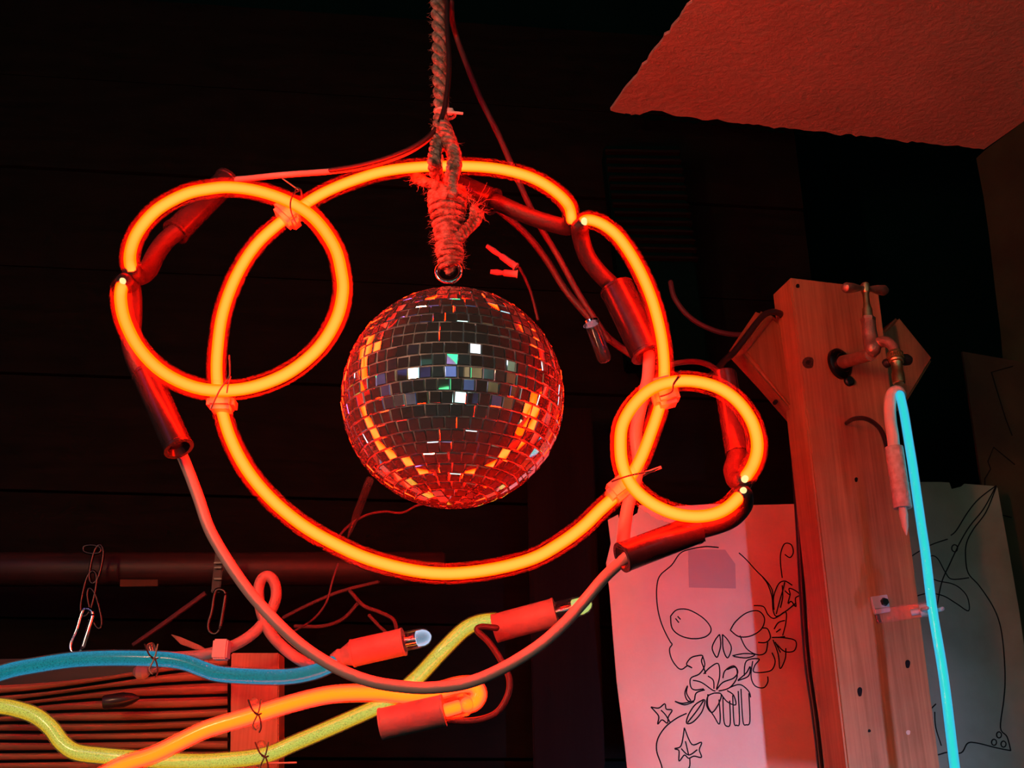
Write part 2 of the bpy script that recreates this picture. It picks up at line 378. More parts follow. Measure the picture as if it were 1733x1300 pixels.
# dark upright panel behind the rings, with a fluted vent
S(prism('trim_2', [atp(x, y, 1.46, WK) for x, y in ((905, 1400), (1028, 1400), (1002, 690), (890, 690))], (0, .03, 0), wood('dark_upright', (.008, .006, .005), (.003, .002, .002), 1, 40, spec=.05), bevel=.002))
vent = thing('wall_vent', atp(1100, 440, 1.44, WK), 'black fluted vent box high up between the neon rings and red ceiling', 'vent')
prism('housing', [atp(x, y, 1.45, WK) for x, y in ((1062, 612), (1200, 612), (1150, 245), (1022, 245))], (0, .05, 0), M['black_paint'], vent, bevel=.003)
for i in range(13):
    y = 252+i*15
    prism('fin', [atp(x, yy, 1.44, WK) for x, yy in ((1024+i*2.2, y), (1150+i*2.6, y+2), (1151+i*2.6, y+6), (1025+i*2.2, y+4))], (0, .012, 0), M['dark_plank'], vent)

# ---------------------------------------------------------------- mirror ball
BY = .838; BC = at(767, 673, BY); BR = m_px(190, 767, 673, BY)*.985
ball = thing('mirror_ball', BC, 'round mirror ball of small square tiles hanging inside the orange neon ring', 'disco ball')
V = []; Fc = []
nu, nv = 64, 32
for i in range(nv+1):
    for j in range(nu):
        a = math.pi*i/nv; b = 2*math.pi*j/nu; rr = BR*.985
        V.append(BC+Vector((rr*math.sin(a)*math.cos(b), rr*math.sin(a)*math.sin(b), rr*math.cos(a))))
for i in range(nv):
    for j in range(nu): Fc.append((i*nu+j, (i+1)*nu+j, (i+1)*nu+(j+1) % nu, i*nu+(j+1) % nu))
tag(mesh_obj('core', V, Fc, M['grout'], ball), 'silver glue showing between the tiles')
ts = BR*.1035                                            # tile pitch
def tile_geo(w, h, th=.0016, bv=.0005):
    a, b = w/2, h/2
    v = [(-a, -b, -th), (a, -b, -th), (a, b, -th), (-a, b, -th), (-a, -b, -bv), (a, -b, -bv), (a, b, -bv), (-a, b, -bv), (-a+bv, -b+bv, 0), (a-bv, -b+bv, 0), (a-bv, b-bv, 0), (-a+bv, b-bv, 0)]
    f = [(3, 2, 1, 0), (8, 9, 10, 11)]
    for i in range(4):
        j = (i+1) % 4; f += [(i, j, 4+j, 4+i), (4+i, 4+j, 8+j, 8+i)]
    return v, f
tv, tf = tile_geo(ts*.93, ts*.93)
tme = bpy.data.meshes.new('mirror_tile'); tme.from_pydata(tv, [], tf); tme.materials.append(M['mirror']); tme.update()
tiles = []
NR = 30
for i in range(NR):
    th = math.pi*(i+.5)/NR; z = math.cos(th); s = math.sin(th)
    n = max(4, int(round(2*math.pi*s*BR/ts))); o0 = random.uniform(0, 6.28); rs = random.uniform(-.01, .01)
    for j in range(n):
        a = o0+2*math.pi*j/n + random.uniform(-.004, .004)
        nrm = Vector((s*math.cos(a), s*math.sin(a), z)); east = Vector((-math.sin(a), math.cos(a), 0)); north = nrm.cross(east)
        q = Matrix((east, north, nrm)).transposed()
        tilt = Matrix.Rotation(random.gauss(0, R_(1.9)), 3, 'X') @ Matrix.Rotation(random.gauss(0, R_(1.9)), 3, 'Y') @ Matrix.Rotation(random.gauss(0, R_(1.0)), 3, 'Z')
        sx = min(1.05, 2*math.pi*s*BR/n/ts)
        mat = (q @ tilt).to_4x4() @ Matrix.Diagonal((sx*random.uniform(.96, 1.0), random.uniform(.96, 1.0), 1, 1))
        mat.translation = nrm*(BR*1.0)
        tiles.append((nrm.dot((O-(BC+nrm*BR)).normalized()), mat))
tiles.sort(key=lambda t: -t[0])
tobjs = []
for k, (d, mt) in enumerate(tiles[:300]):
    o = bpy.data.objects.new('mirror_tile', tme); C.objects.link(o); o.parent = ball; o.matrix_local = mt
rest = []
for d, mt in tiles[300:]: rest.append(([BC + mt @ Vector(v) for v in tv], tf))
tag(join_mesh('mirror_tile_rim', rest, M['mirror'], ball, smooth=False), kind='stuff')
lathe('top_collar', BC+Vector((0, 0, BR*.99)), BC+Vector((0, 0, BR*.99+.009)), [(0, .013), (.3, .012), (.5, .004), (1, .003)], M['chrome'], ball)
rc = at(759, 460, BY); rr = m_px(20.5, 760, 458, BY)
tube('hanging_ring', [rc+Vector((rr*math.cos(a), 0, rr*.95*math.sin(a))) for a in [2*math.pi*i/20 for i in range(20)]], .0022, M['chrome'], ball, closed=True, smooth_n=2, n=12)

# ---------------------------------------------------------------- hanging neon sign of three rings
RY = .808
def PX(lst, Y):
    out = []
    for p in lst: out.append(at(p[0], p[1], p[2] if len(p) > 2 else Y))
    return out
sign = thing('neon_sign', at(760, 640, RY), 'hanging neon sign of one large and two small glowing orange rings', 'neon sign')
big = [(967, 368), (962, 348), (944, 328), (915, 308), (880, 294), (830, 284), (768, 281), (705, 283), (650, 290), (608, 302), (566, 318), (526, 339), (475, 376), (432, 416), (399, 469), (377, 530), (368, 592), (367, 642), (375, 692), (390, 742), (417, 794), (457, 843), (509, 887), (565, 920), (626, 947), (700, 966), (764, 971), (835, 963), (900, 946), (945, 922), (985, 893), (1015, 864), (1050, 830), (1081, 783), (1103, 728), (1118, 681), (1124, 636), (1122, 590), (1114, 545), (1099, 495), (1076, 445), (1048, 403), (1022, 381), (998, 372), (986, 376)]
left = [(223, 458), (220, 430), (233, 393), (266, 355), (313, 329), (352, 320), (390, 317), (439, 324), (490, 342), (533, 371), (566, 418), (578, 462), (580, 497), (569, 541), (540, 588), (493, 628), (439, 652), (385, 661), (331, 656), (277, 631), (237, 592), (212, 545), (204, 505), (208, 481)]
right = [(1259, 811), (1273, 790), (1281, 765), (1280, 738), (1270, 709), (1248, 679), (1217, 657), (1178, 646), (1140, 646), (1103, 658), (1073, 685), (1054, 718), (1050, 752), (1054, 789), (1070, 823), (1098, 849), (1134, 867), (1171, 874), (1205, 871), (1232, 859), (1254, 838)]
LY, RYR = RY-.021, RY-.021
def ring(lst, Y, rpx, label, back0, back1, gscale=.585):
    rad = m_px(rpx, lst[len(lst)//2][0], lst[len(lst)//2][1], Y)
    core = PX(lst, Y)
    core = [core[0]+Vector((0, .010, 0))] + core + [core[-1]+Vector((0, .010, 0))]
    g = tube('neon_tube', core, rad, M['glass_red'], sign, n=18, smooth_n=4); tag(g, label)
    tube('glowing_gas', core, rad*gscale, M['gas_orange'], g, n=14, smooth_n=4)
    for bk in (back0, back1):
        tube('painted_tube_end', PX(bk, Y), rad*.96, M['block_paint'], g, n=14, smooth_n=5)
    return g
def sleeve(p0, p1, wpx, mat, parent, name='electrode_sleeve', flare=1.0, Y=None):
    a = at(*p0); b = at(*p1); r = m_px(wpx/2, p0[0], p0[1], p0[2])
    return lathe(name, a, b, [(.06, r*.55), (.0, r*.78), (0, r*flare), (.03, r*flare), (.04, r), (.96, r), (.97, r*flare), (1, r*flare), (1, r*.78), (.94, r*.5)], mat, parent)
g1 = ring(big, RY, 17.6, 'large orange neon ring around the mirror ball',
          [(969, 372, RY+.006), (962, 384, RY+.016), (935, 379, RY+.026), (895, 366, RY+.032), (862, 352, RY+.036), (838, 341, RY+.04)],
          [(981, 384, RY+.004), (983, 402, RY+.014), (994, 435, RY+.024), (1014, 462, RY+.03), (1036, 484, RY+.036), (1052, 506, RY+.04)])
g2 = ring(left, LY, 17.6, 'small neon ring overlapping the left of the large ring',
          [(224, 462, LY+.004), (232, 468, LY+.014), (250, 458, LY+.03), (263, 432, LY+.04), (280, 408, LY+.046), (304, 388, LY+.05)],
          [(212, 478, LY+.002), (222, 490, LY+.014), (224, 530, LY+.022), (222, 580, LY+.028), (234, 620, LY+.032), (250, 650, LY+.036)])
g3 = ring(right, RYR, 17.6, 'smallest neon ring beside the tap post',
          [(1256, 815, RYR+.004), (1246, 812, RYR+.014), (1241, 795, RYR+.024), (1246, 778, RYR+.03), (1248, 760, RYR+.034)],
          [(1257, 838, RYR+.002), (1256, 856, RYR+.012), (1238, 876, RYR+.02), (1210, 888, RYR+.026), (1175, 897, RYR+.03)])
# hot bright spots where the gas turns back to its electrode
for (x, y, Y, par) in ((988, 378, RY, g1), (1256, 833, RYR, g3), (211, 480, LY, g2), (1259, 813, RYR, g3)):
    c = at(x, y, Y-.001); lathe('hot_gas_tip', c+Vector((0, .012, 0)), c-Vector((0, .009, 0)), [(0, .002), (.6, .003), (.85, .0025), (.98, .001)], M['gas_end'], par, n=12)
# electrode sleeves
sleeve((296, 394, LY+.05), (386, 303, LY+.075), 44, M['pvc_dark'], sign, flare=1.08)
sleeve((247, 632, LY+.036), (303, 760, LY+.02), 46, M['pvc_dark'], sign, flare=1.06)
sleeve((836, 342, RY+.042), (768, 312, RY+.055), 44, M['pvc_dark'], sign, flare=1.08)
sleeve((1044, 488, RY+.038), (1098, 600, RY+.03), 58, M['pvc_dark'], sign, flare=1.04)
sleeve((1249, 768, RYR+.034), (1226, 634, RYR+.05), 42, M['pvc_dark'], sign, flare=1.02)
sleeve((1178, 896, RYR+.03), (1052, 944, RYR+.012), 50, M['pvc_dark'], sign, flare=1.03)
# cables that belong to the sign
cr_ = m_px(10.5, 400, 1000, .79)
tube('cable', PX([(298, 752, .828), (312, 780, .83), (335, 840), (352, 890), (372, 928), (400, 972), (437, 1020), (500, 1084), (565, 1128), (626, 1153), (688, 1163), (734, 1164), (790, 1156), (845, 1134), (905, 1098), (948, 1062), (985, 1022), (1025, 975, .825), (1062, 942, .803)], .835), cr_, M['cable_pale'], sign, smooth_n=7)
tube('cable', PX([(382, 305, .862), (420, 302, .85), (480, 296, .83), (560, 290), (620, 281), (680, 262), (718, 240), (742, 216)], .838), cr_*.62, M['cable_pale'], sign, smooth_n=7)
tube('cable', PX([(1098, 600), (1096, 640), (1084, 690), (1076, 735), (1080, 790), (1062, 860), (1054, 920)], .845), cr_*1.15, M['cable_pale'], sign, smooth_n=7)
tube('cable', PX([(1226, 640, .84), (1200, 618, .90), (1165, 612, .95), (1110, 622, .98)], .9), cr_*.6, M['cable_red'], sign)
# silicone saddles and wire ties at the crossings
def saddle(px_, py_, ang, w, h, Y, lab=None):
    c = at(px_, py_, Y); rm = Matrix.Rotation(R_(ang), 3, 'Y'); mw = m_px(w, px_, py_, Y); mh = m_px(h, px_, py_, Y)
    o = box('silicone_saddle', c, (mw, .020, mh), M['silicone'], sign, rot=rm, bevel=.0035)
    return o
saddle(487, 364, 45, 50, 26, RY-.006); saddle(376, 684, 0, 46, 26, RY-.006); saddle(1124, 665, -14, 42, 50, RY-.006); saddle(1050, 826, -38, 50, 34, RY-.006); saddle(741, 281, 0, 18, 42, RY)
def wires(name, lst, Y, r, mat, parent, n=5):
    return tube(name, PX(lst, Y), r, mat, parent, n=n, smooth_n=4)
for lst in ([(478, 302), (498, 316), (506, 323), (498, 327), (492, 340), (492, 356), (498, 372), (502, 379)],
            [(510, 334), (509, 322), (502, 318), (497, 330)],
            [(388, 602), (389, 622), (388, 636), (382, 646), (372, 660), (364, 676), (357, 692)],
            [(390, 638), (386, 650), (384, 664)],
            [(1152, 628), (1146, 640), (1140, 650), (1138, 662), (1128, 668), (1118, 671)], [(1151, 637), (1144, 645), (1141, 650)],
            [(1036, 815), (1062, 806), (1090, 800), (1108, 797)], [(1118, 791), (1098, 800), (1088, 806)]):
    t = wires('tie_wire', lst, LY-.0125, .0007, M['wire'], sign)
lathe('cable_tie_tail', at(1090, 801, LY-.012), at(1119, 791, LY-.012), [(0, .001), (1, .0012)], M['wire_bright'], sign, n=8)

# ---------------------------------------------------------------- rope and its knot
rope = thing('hemp_rope', at(745, 120, .845), 'twisted hemp rope with a bound, frayed knot holding the mirror ball', 'rope')
axis_r = catmull(PX([(740, -60), (741, 0), (744, 60), (744, 120), (747, 180), (746, 215), (750, 250)], .845), 26)
rp = m_px(12.5, 745, 100, .845)
for s in range(3):
    pts = []
    for i, p in enumerate(axis_r):
        a = i*.26+s*2*math.pi/3; pts.append(p+Vector((math.cos(a), math.sin(a), 0))*rp*.52)
    V, Fc = sweep(pts, [rp*.56*(1+.10*noise.noise(Vector((i*.9, s*7, 0)))) for i in range(len(pts))], 10); mesh_obj('strand', V, Fc, M['rope'], rope)
# bunched loops above and across the neon tube
def fat(name, lst, Y, r):
    base = catmull(PX(lst, Y), 16)
    for s in range(3):
        pts = [p+Vector((math.cos(i*.38+s*2.09), math.sin(i*.38+s*2.09), .3*math.cos(i*.38+s*2.09)))*r*.5 for i, p in enumerate(base)]
        V, Fc = sweep(pts, [r*.55*(1+.15*noise.noise(Vector((i*.7, s*5, len(lst))))) for i in range(len(pts))], 8); mesh_obj(name, V, Fc, M['rope'], rope)
fat('knot_loop', [(742, 215), (738, 245), (735, 275, .785), (742, 305), (752, 330)], .832, rp*.85)
fat('knot_loop', [(750, 212), (760, 238), (768, 262), (768, 285, .783), (760, 312), (752, 335)], .826, rp*.95)
fat('knot_loop', [(768, 250), (772, 272), (770, 290), (766, 308), (768, 330)], .782, rp*.6)
fat('knot_loop', [(704, 300), (718, 308), (735, 312), (750, 320), (765, 335)], .826, rp*.75)
fat('knot_loop', [(802, 352), (800, 370), (788, 385), (776, 400)], .832, rp*.55)
fat('knot_loop', [(812, 362), (806, 378), (792, 392), (778, 408)], .834, rp*.55)
# the binding: cord wound round and round, tapering towards the ball
bind = catmull(PX([(756, 322), (757, 345), (758, 370), (758, 395), (759, 415), (762, 432), (762, 450)], .838), 4)
coil = []; cr2 = []
turns = 15; N = turns*16
for i in range(N):
    t = i/(N-1); idx = t*(len(bind)-1); k = min(int(idx), len(bind)-2); p = bind[k].lerp(bind[k+1], idx-k)
    rad = m_px(29-15*t**1.4+3*math.sin(t*9), 758, 380, .8)
    a = i/16*2*math.pi
    coil.append(p+Vector((math.cos(a)*rad, math.sin(a)*rad*.8, .0015*math.sin(a+t*20)+.002*math.cos(a)))); cr2.append(.0029*(1-.25*t)*(1+.2*noise.noise(Vector((i*.3, 1, 2)))))
V, Fc = sweep(coil, cr2, 8); mesh_obj('binding_cord', V, Fc, M['rope'], rope)
V, Fc = sweep(bind, [m_px(26-14*(i/len(bind)), 758, 380, .8) for i in range(len(bind))], 14); mesh_obj('binding_core', V, Fc, M['rope'], rope)
fat('knot_loop', [(752, 430), (754, 448), (761, 462), (768, 448), (768, 430)], .84, rp*.45)
# loose fibres
fib = []
def fibre(p, d, l, r=.00018):
    q = [p]; dd = d.copy()
    for s in range(5):
        dd = (dd+Vector((random.gauss(0, .35), random.gauss(0, .35), random.gauss(0, .35)-.05))).normalized(); q.append(q[-1]+dd*l/5)
    fib.append(sweep(q, [r, r, r*.9, r*.8, r*.6, r*.3], 3))
for i in range(420):
    t = random.random(); k = int(t*(len(bind)-1)); p = bind[k]; a = random.uniform(math.pi*.9, math.pi*2.1); rad = m_px(28-14*t, 758, 380, .8)
    d = Vector((math.cos(a), math.sin(a), random.uniform(-.6, .3))); fibre(p+d*rad, d, random.uniform(.004, .012))
for i in range(220):
    p = random.choice(axis_r[20:]); a = random.uniform(math.pi*.8, math.pi*2.2); d = Vector((math.cos(a), math.sin(a), random.uniform(-.8, .4)))
    fibre(p+d*rp, d, random.uniform(.002, .007))
for (x, y) in ((704, 300), (715, 305), (802, 350), (812, 360), (790, 330), (765, 245)):
    for i in range(26):
        d = Vector((random.gauss(-.6 if x < 750 else .5, .5), random.gauss(0, .4), random.gauss(0, .6))).normalized(); fibre(at(x, y, .826), d, random.uniform(.006, .016))
for i in range(4): fibre(at(795+i*3, 352, .83), Vector((.5, 0, .7)), .028, .0003)
tag(join_mesh('loose_fibres', fib, M['rope'], rope), kind='stuff')
tie = thing('cable_tie', at(752, 192, .80), 'white nylon cable tie cinched round the rope and cable', 'cable tie')
bc = at(752, 192, .843)
tube('band', [bc+Vector((.0095*math.cos(a)+.001, .0085*math.sin(a), -.0015*math.cos(a))) for a in [2*math.pi*i/16 for i in range(16)]], .0014, M['tie_white'], tie, closed=True, n=8, smooth_n=2)
box('head', at(762, 189, .831), (.0055, .005, .0065), M['tie_white'], tie, rot=Matrix.Rotation(R_(8), 3, 'Y'), bevel=.0008)
box('tail', at(774, 191, .828), (.0115, .0015, .0028), M['tie_white'], tie, rot=Matrix.Rotation(R_(8), 3, 'Y'), bevel=.0004)
def cable(lst, Y, rpx, mat, label, name='cable', n=10):
    r = m_px(rpx, lst[len(lst)//2][0], lst[len(lst)//2][1], Y)
    o = tube(name, PX(lst, Y), r, mat, None, n=n); tag(o, label, 'cable'); return o
cable([(765, -60, .84), (764, 20, .86), (772, 60), (790, 110), (812, 165), (842, 225), (866, 280), (890, 335), (915, 385), (945, 435), (975, 490), (1000, 530), (1030, 575)], .90, 5, M['cable_red'], 'long dim red cable dropping from beside the rope past the ring ends')
cable([(772, 312, .88), (810, 332), (852, 362), (892, 398), (925, 440), (955, 488), (990, 530), (1030, 572), (1062, 596), (1100, 618)], .92, 6, M['cable_red'], 'dim red cable running from behind the knot down to the large sleeve')
cable([(756, -60), (757, 40), (760, 110), (756, 160), (749, 195), (735, 222), (705, 246), (660, 266), (610, 280), (560, 288)], .830, 4.5, M['cable_dark'], 'black cable following the rope down and curving away above the rings')

# two wire connectors behind the ball
for (a, b, lab) in (((824, 416), (874, 452), 'upper, slanting wire connector stub above the mirror ball'), ((830, 460), (876, 464), 'lower, level wire connector stub above the mirror ball')):
    t = thing('wire_connector', at((a[0]+b[0])/2, (a[1]+b[1])/2, .90), lab, 'connector', 'wire connectors above the ball')
    A = at(a[0], a[1], .9); B = at(b[0], b[1], .9)
    lathe('barrel', A.lerp(B, .45), B, [(0, .0022), (.1, .0034), (.9, .0036), (.92, .0042), (1, .0042)], M['cable_pale'], t, n=12)
    lathe('wire_tail', A, A.lerp(B, .5), [(0, .0022), (.5, .003), (1, .002)], M['cable_pale'], t, n=8)
cable([(878, 452), (888, 470), (900, 500), (910, 540)], .93, 2.5, M['cable_red'], 'faint thin lead dropping from the two connectors')
# clear vial
vial = thing('glass_vial', at(1013, 585, .88), 'small clear glass vial with a rolled rim hanging under the red cables', 'vial')
A = at(1000, 545, .88); B = at(1025, 613, .88); rv = m_px(12, 1010, 580, .88)
lathe('body', A, B, [(0, rv*1.15), (.03, rv*1.25), (.06, rv*1.15), (.09, rv), (.9, rv), (.97, rv*.8), (1, rv*.3)], M['glass_clear'], vial)
lathe('rim', A, A.lerp(B, .05), [(0, rv*.9), (0, rv*1.25), (1, rv*1.25), (1, rv*.9)], M['chrome'], vial)

# ---------------------------------------------------------------- lower left: beam, hangers, shelf of slats
A = at(-220, 964, 1.33); B = at(753, 963, 1.33); rb = m_px(28.5, 400, 963, 1.33)
beam = tag(lathe('wooden_pole', A, B, [(0, rb*.9), (.004, rb), (.3, rb*1.01), (.31, rb), (.994, rb), (1, rb*.9)], M['dark_beam'], n=40, sharp=50), 'thick dark round pole running level under the large ring', 'pole')
tag(prism('paper_tag', [at(x, y, 1.28) for x, y in ((203, 981), (267, 981), (267, 992), (203, 993))], (0, .002, 0), M['board_brown']), 'thin brown strip tacked to the lower edge of the pole', 'strip')
def torus_path(pts2, Y, r, name, mat, parent):
    return tube(name, PX(pts2, Y), m_px(r, pts2[0][0], pts2[0][1], Y), mat, parent, closed=True, n=10, smooth_n=4)
def link_path(cx, cy, w, h, ang):
    out = []
    for i in range(14):
        a = 2*math.pi*i/14; x = w*math.cos(a)*.5; y = h*.5*math.copysign(abs(math.sin(a))**.7, math.sin(a)); ca, sa = math.cos(R_(ang)), math.sin(R_(ang))
        out.append((cx+x*ca-y*sa, cy+x*sa+y*ca))
    return out
ch = thing('hanging_chain', at(155, 960, 1.26), 'dark chain links looped over the pole holding a carabiner', 'chain')
for (cx, cy, w, h, a) in ((156, 930, 30, 14, 4), (163, 955, 18, 66, 12), (150, 1005, 20, 78, 12), (160, 1030, 16, 70, -14)):
    torus_path(link_path(cx, cy, w, h, a), 1.27, 2.6, 'link', M['steel_dark'], ch)
def carabiner(cx, cy, h, ang, Y, lab, mat):
    t = thing('carabiner', at(cx, cy, Y), lab, 'carabiner', 'carabiners under the pole')
    pts = [(-.05, -.5), (.10, -.5), (.16, -.38), (.13, 0), (.09, .35), (.0, .5), (-.14, .47), (-.19, .30), (-.13, 0), (-.10, -.35)]
    ca, sa = math.cos(R_(ang)), math.sin(R_(ang))
    q = [(cx+(x*h)*ca-(y*h)*sa, cy+(x*h)*sa+(y*h)*ca) for x, y in pts]
    torus_path(q, Y, 3.6, 'body', mat, t)
    g0, g1_ = q[2], q[4]
    tube('gate', PX([g0, ((g0[0]+g1_[0])/2, (g0[1]+g1_[1])/2), g1_], Y-.001), m_px(4.6, cx, cy, Y), mat, t, n=10)
    lathe('hinge_pin', at(g1_[0]-1, g1_[1], Y-.008), at(g1_[0]+1, g1_[1], Y+.006), [(0, .0016), (1, .0016)], M['steel_dark'], t, n=8)
carabiner(139, 1069, 76, 12, 1.20, 'chrome carabiner hanging from the chain above the teal tube', M['chrome'])
carabiner(368, 1036, 74, 4, 1.20, 'dark carabiner hanging from a black strap beside the looped cable', M['steel_dark'])
strap = thing('hanging_strap', at(369, 960, 1.24), 'black strap with metal bars hanging over the pole', 'strap')
box('webbing', at(369, 965, 1.25), (.011, .003, .055), M['rubber_dark'], strap, bevel=.001)
for y in (953, 961, 980): box('bar', at(369, y, 1.245), (.0095, .003, .0022), M['steel_dark'], strap, bevel=.0005)
tag(tube('steel_rod', PX([(225, 1092), (285, 1050), (348, 1004)], 1.22), [.0024, .003, .003], M['cable_red'], n=8), 'thin dull rod slanting up towards the strap', 'rod')
tag(prism('wood_splinter', [at(x, y, 1.2) for x, y in ((288, 1073), (305, 1078), (340, 1093), (352, 1102), (335, 1101), (305, 1090))], (0, .006, 0), M['pine_block'], bevel=.001), 'pointed splinter of wood lying above the teal tube', 'splinter')
# slatted panel
LYS = 1.12
panel = thing('slatted_panel', at(190, 1220, LYS), 'red-lit wooden panel of level slats behind the lower tubes', 'panel')
prism('backing', [at(x, y, LYS+.03) for x, y in ((-120, 1118), (388, 1108), (388, 1420), (-120, 1420))], (0, .012, 0), M['dark_beam'], panel)
def yline(i, x):            # gently bowed slat lines, flatter lower down
    base = 1132+i*17.5; bow = max(0, 1-i/7.0)
    return base + (-(x-60)*.13+22)*bow*.9 + 4*math.sin(x*.011+i)*(.4+bow)
for i in range(14):
    xs = [-110+j*38 for j in range(14)]; xs[-1] = 385
    top = [(x, yline(i, x)+1.5) for x in xs]; bot = [(x, yline(i+1, x)-3.2) for x in xs]
    V = []; Fc = []; ro = random.uniform(0, .004)
    for (a, b) in zip(top, bot):
        my = (a[1]+b[1])/2
        V += [at(a[0], a[1], LYS+.016+ro), at(a[0], (a[1]*.7+b[1]*.3), LYS+.004+ro), at(a[0], (a[1]*.25+b[1]*.75), LYS+.006+ro), at(b[0], b[1], LYS+.018+ro), at(b[0], b[1]-1, LYS+.026+ro), at(a[0], a[1]+1, LYS+.026+ro)]
    n = 6
    for j in range(len(xs)-1):
        for k in range(n): Fc.append((j*n+k, j*n+(k+1) % n, (j+1)*n+(k+1) % n, (j+1)*n+k))
    Fc += [tuple(range(n)), tuple(range((len(xs)-1)*n, len(xs)*n))]
    mesh_obj('slat', V, Fc, M['pine_slat'], panel, sharp=60)
tag(prism('wooden_block', [at(x, y, 1.10) for x, y in ((391, 1105), (472, 1105), (471, 1420), (388, 1420))], (0, .03, 0), M['pine_block'], bevel=.0012), 'upright pine block at the end of the slatted panel', 'wooden block')
cap = thing('rubber_cap', at(205, 1186, 1.08), 'small dark rubber cap with an open end lying on the slats', 'rubber cap')
lathe('body', at(175, 1189, 1.09), at(236, 1181, 1.095), [(.08, .003), (0, .0045), (0, .0065), (.04, .0072), (.55, .0075), (.8, .0055), (1, .0015)], M['pvc_dark'], cap)

# ---------------------------------------------------------------- lower neon sign
TY = 1.03
low = thing('neon_sign', at(400, 1200, TY), 'lower neon sign of teal, lime and orange tubes in front of the slats', 'neon sign')
def ltube(lst, Y, rpx, gk, gm, shell, label, n=16):
    r = m_px(rpx, lst[len(lst)//2][0], lst[len(lst)//2][1], Y)
    g = tube('neon_tube', PX(lst, Y), r, M[shell], low, n=n); tag(g, label)
    tube('glowing_gas', PX(lst, Y), r*gk, M[gm], g, n=n); return g
gt = ltube([(-70, 1158), (-20, 1146), (20, 1134), (62, 1126), (123, 1117), (185, 1114), (261, 1115), (308, 1120), (345, 1133), (372, 1141), (431, 1145), (490, 1145), (535, 1136), (565, 1122)], TY, 14.5, .84, 'gas_cyan', 'glass_blue', 'teal tube')
gl_ = ltube([(-60, 1190), (0, 1195), (31, 1201), (61, 1212), (86, 1232), (105, 1257), (129, 1273), (172, 1279), (231, 1284), (308, 1289), (369, 1288), (446, 1279), (503, 1256), (595, 1216), (657, 1186), (703, 1150, TY+.02), (749, 1101), (785, 1066), (812, 1053), (838, 1050)], TY+.012, 14.5, .84, 'gas_lime', 'glass_warm', 'lime yellow tube')
go_ = ltube([(150, 1325), (191, 1303), (215, 1292), (261, 1277), (308, 1254), (341, 1238), (369, 1228), (431, 1210), (500, 1189), (565, 1175), (641, 1173), (688, 1177), (735, 1171), (775, 1160), (800, 1160), (810, 1174), (803, 1188), (790, 1193)], TY-.02, 15.5, .80, 'gas_orange_soft', 'glass_warm', 'amber orange tube')
# electrode sleeves with glass tips
def cap_sleeve(p0, p1, w, tip, glow=None):
    s = sleeve(p0, p1, w, M['rubber_grey'], low, name='rubber_sleeve', flare=1.03)
    if tip:
        A = at(*p1); B = at(*tip); r = m_px(w*.36, p1[0], p1[1], p1[2])
        e = lathe('glass_tip', A.lerp(B, -.3), B, [(0, r), (.6, r), (.78, r*.92), (.9, r*.72), (.97, r*.4), (1, r*.08)], M['glass_blue'], low, n=20)
        lathe('electrode', A.lerp(B, -.2), A.lerp(B, .5), [(0, r*.55), (.1, r*.6), (.9, r*.6), (1, r*.5)], M['chrome'], e, n=16)
    if glow: lathe('tip_gas', A.lerp(B, .42), A.lerp(B, .97), [(0, r*.5), (.1, r*.8), (.5, r*.82), (.75, r*.66), (.92, r*.4), (1, r*.1)], M[glow], e, n=16)
    return s
cap_sleeve((596, 1106, TY), (684, 1086, TY-.005), 46, (731, 1076, TY-.008), 'gas_tip_blue')
lathe('sleeve_neck', at(562, 1118, TY+.004), at(598, 1106, TY), [(0, .006), (.35, .009), (.5, .008), (1, .0125)], M['rubber_grey'], low)
cap_sleeve((837, 1064, TY), (941, 1036, TY-.01), 48, (1003, 1021, TY-.014), 'gas_tip_green')
s3 = cap_sleeve((644, 1226, TY-.03), (752, 1202, TY-.034), 52, None)
tp = lathe('glass_tip', at(745, 1204, TY-.034), at(800, 1189, TY-.03), [(0, .0105), (.8, .0105), (.95, .007), (1, .003)], M['glass_warm'], low, n=18)
lathe('electrode', at(752, 1203, TY-.034), at(780, 1195, TY-.034), [(0, .005), (.1, .006), (.9, .006), (1, .005)], M['gas_orange_soft'], tp, n=14)
tube('lead', PX([(748, 1219), (800, 1220), (838, 1208), (858, 1180), (862, 1150), (848, 1118), (828, 1088), (808, 1068), (815, 1061), (840, 1063)], TY-.03), m_px(5.5, 850, 1150, TY-.03), M['cable_red'], low)
tube('lead', PX([(290, 1113, TY+.02), (338, 1109), (385, 1097), (425, 1075), (452, 1045), (467, 1012), (464, 985), (452, 975), (440, 986), (438, 1012), (446, 1048), (464, 1080), (500, 1112, TY-.0), (534, 1126), (575, 1118)], TY+.012), m_px(9.5, 440, 1050, TY), M['rubber_grey'], low)
box('cable_clip', at(375, 1100, TY+.0), (.0145, .016, .019), M['white_clip'], low, bevel=.0015)
# glass standoffs and ties
for (x, y, Y, ups) in ((261, 1115, TY, True), (436, 1209, TY-.02, False), (448, 1281, TY+.01, False)):
    st = tube('glass_standoff', PX([(x-6, y-20), (x, y, Y+.02), (x-4, y+18)], Y+.02), .0045, M['glass_warm'], low, n=12)
    for lst in ([(x-16, y-24), (x-8, y-6), (x+2, y+2), (x+6, y+20), (x+3, y+30)], [(x+6, y-24), (x+2, y-6), (x-2, y+4), (x-8, y+18), (x-3, y+26)], [(x-5, y-2), (x, y+1), (x+6, y-1)]):
        wires('tie_wire', lst, Y-.0145, .0008, M['wire'], low)
lathe('glass_foot', at(228, 1137, TY+.03), at(252, 1137, TY+.028), [(0, .004), (.3, .0075), (.7, .0075), (1, .004)], M['silicone'], low, n=14)
lathe('tie_tail', at(452, 1292, TY), at(502, 1291, TY), [(0, .0007), (1, .0008)], M['wire_bright'], low, n=6)

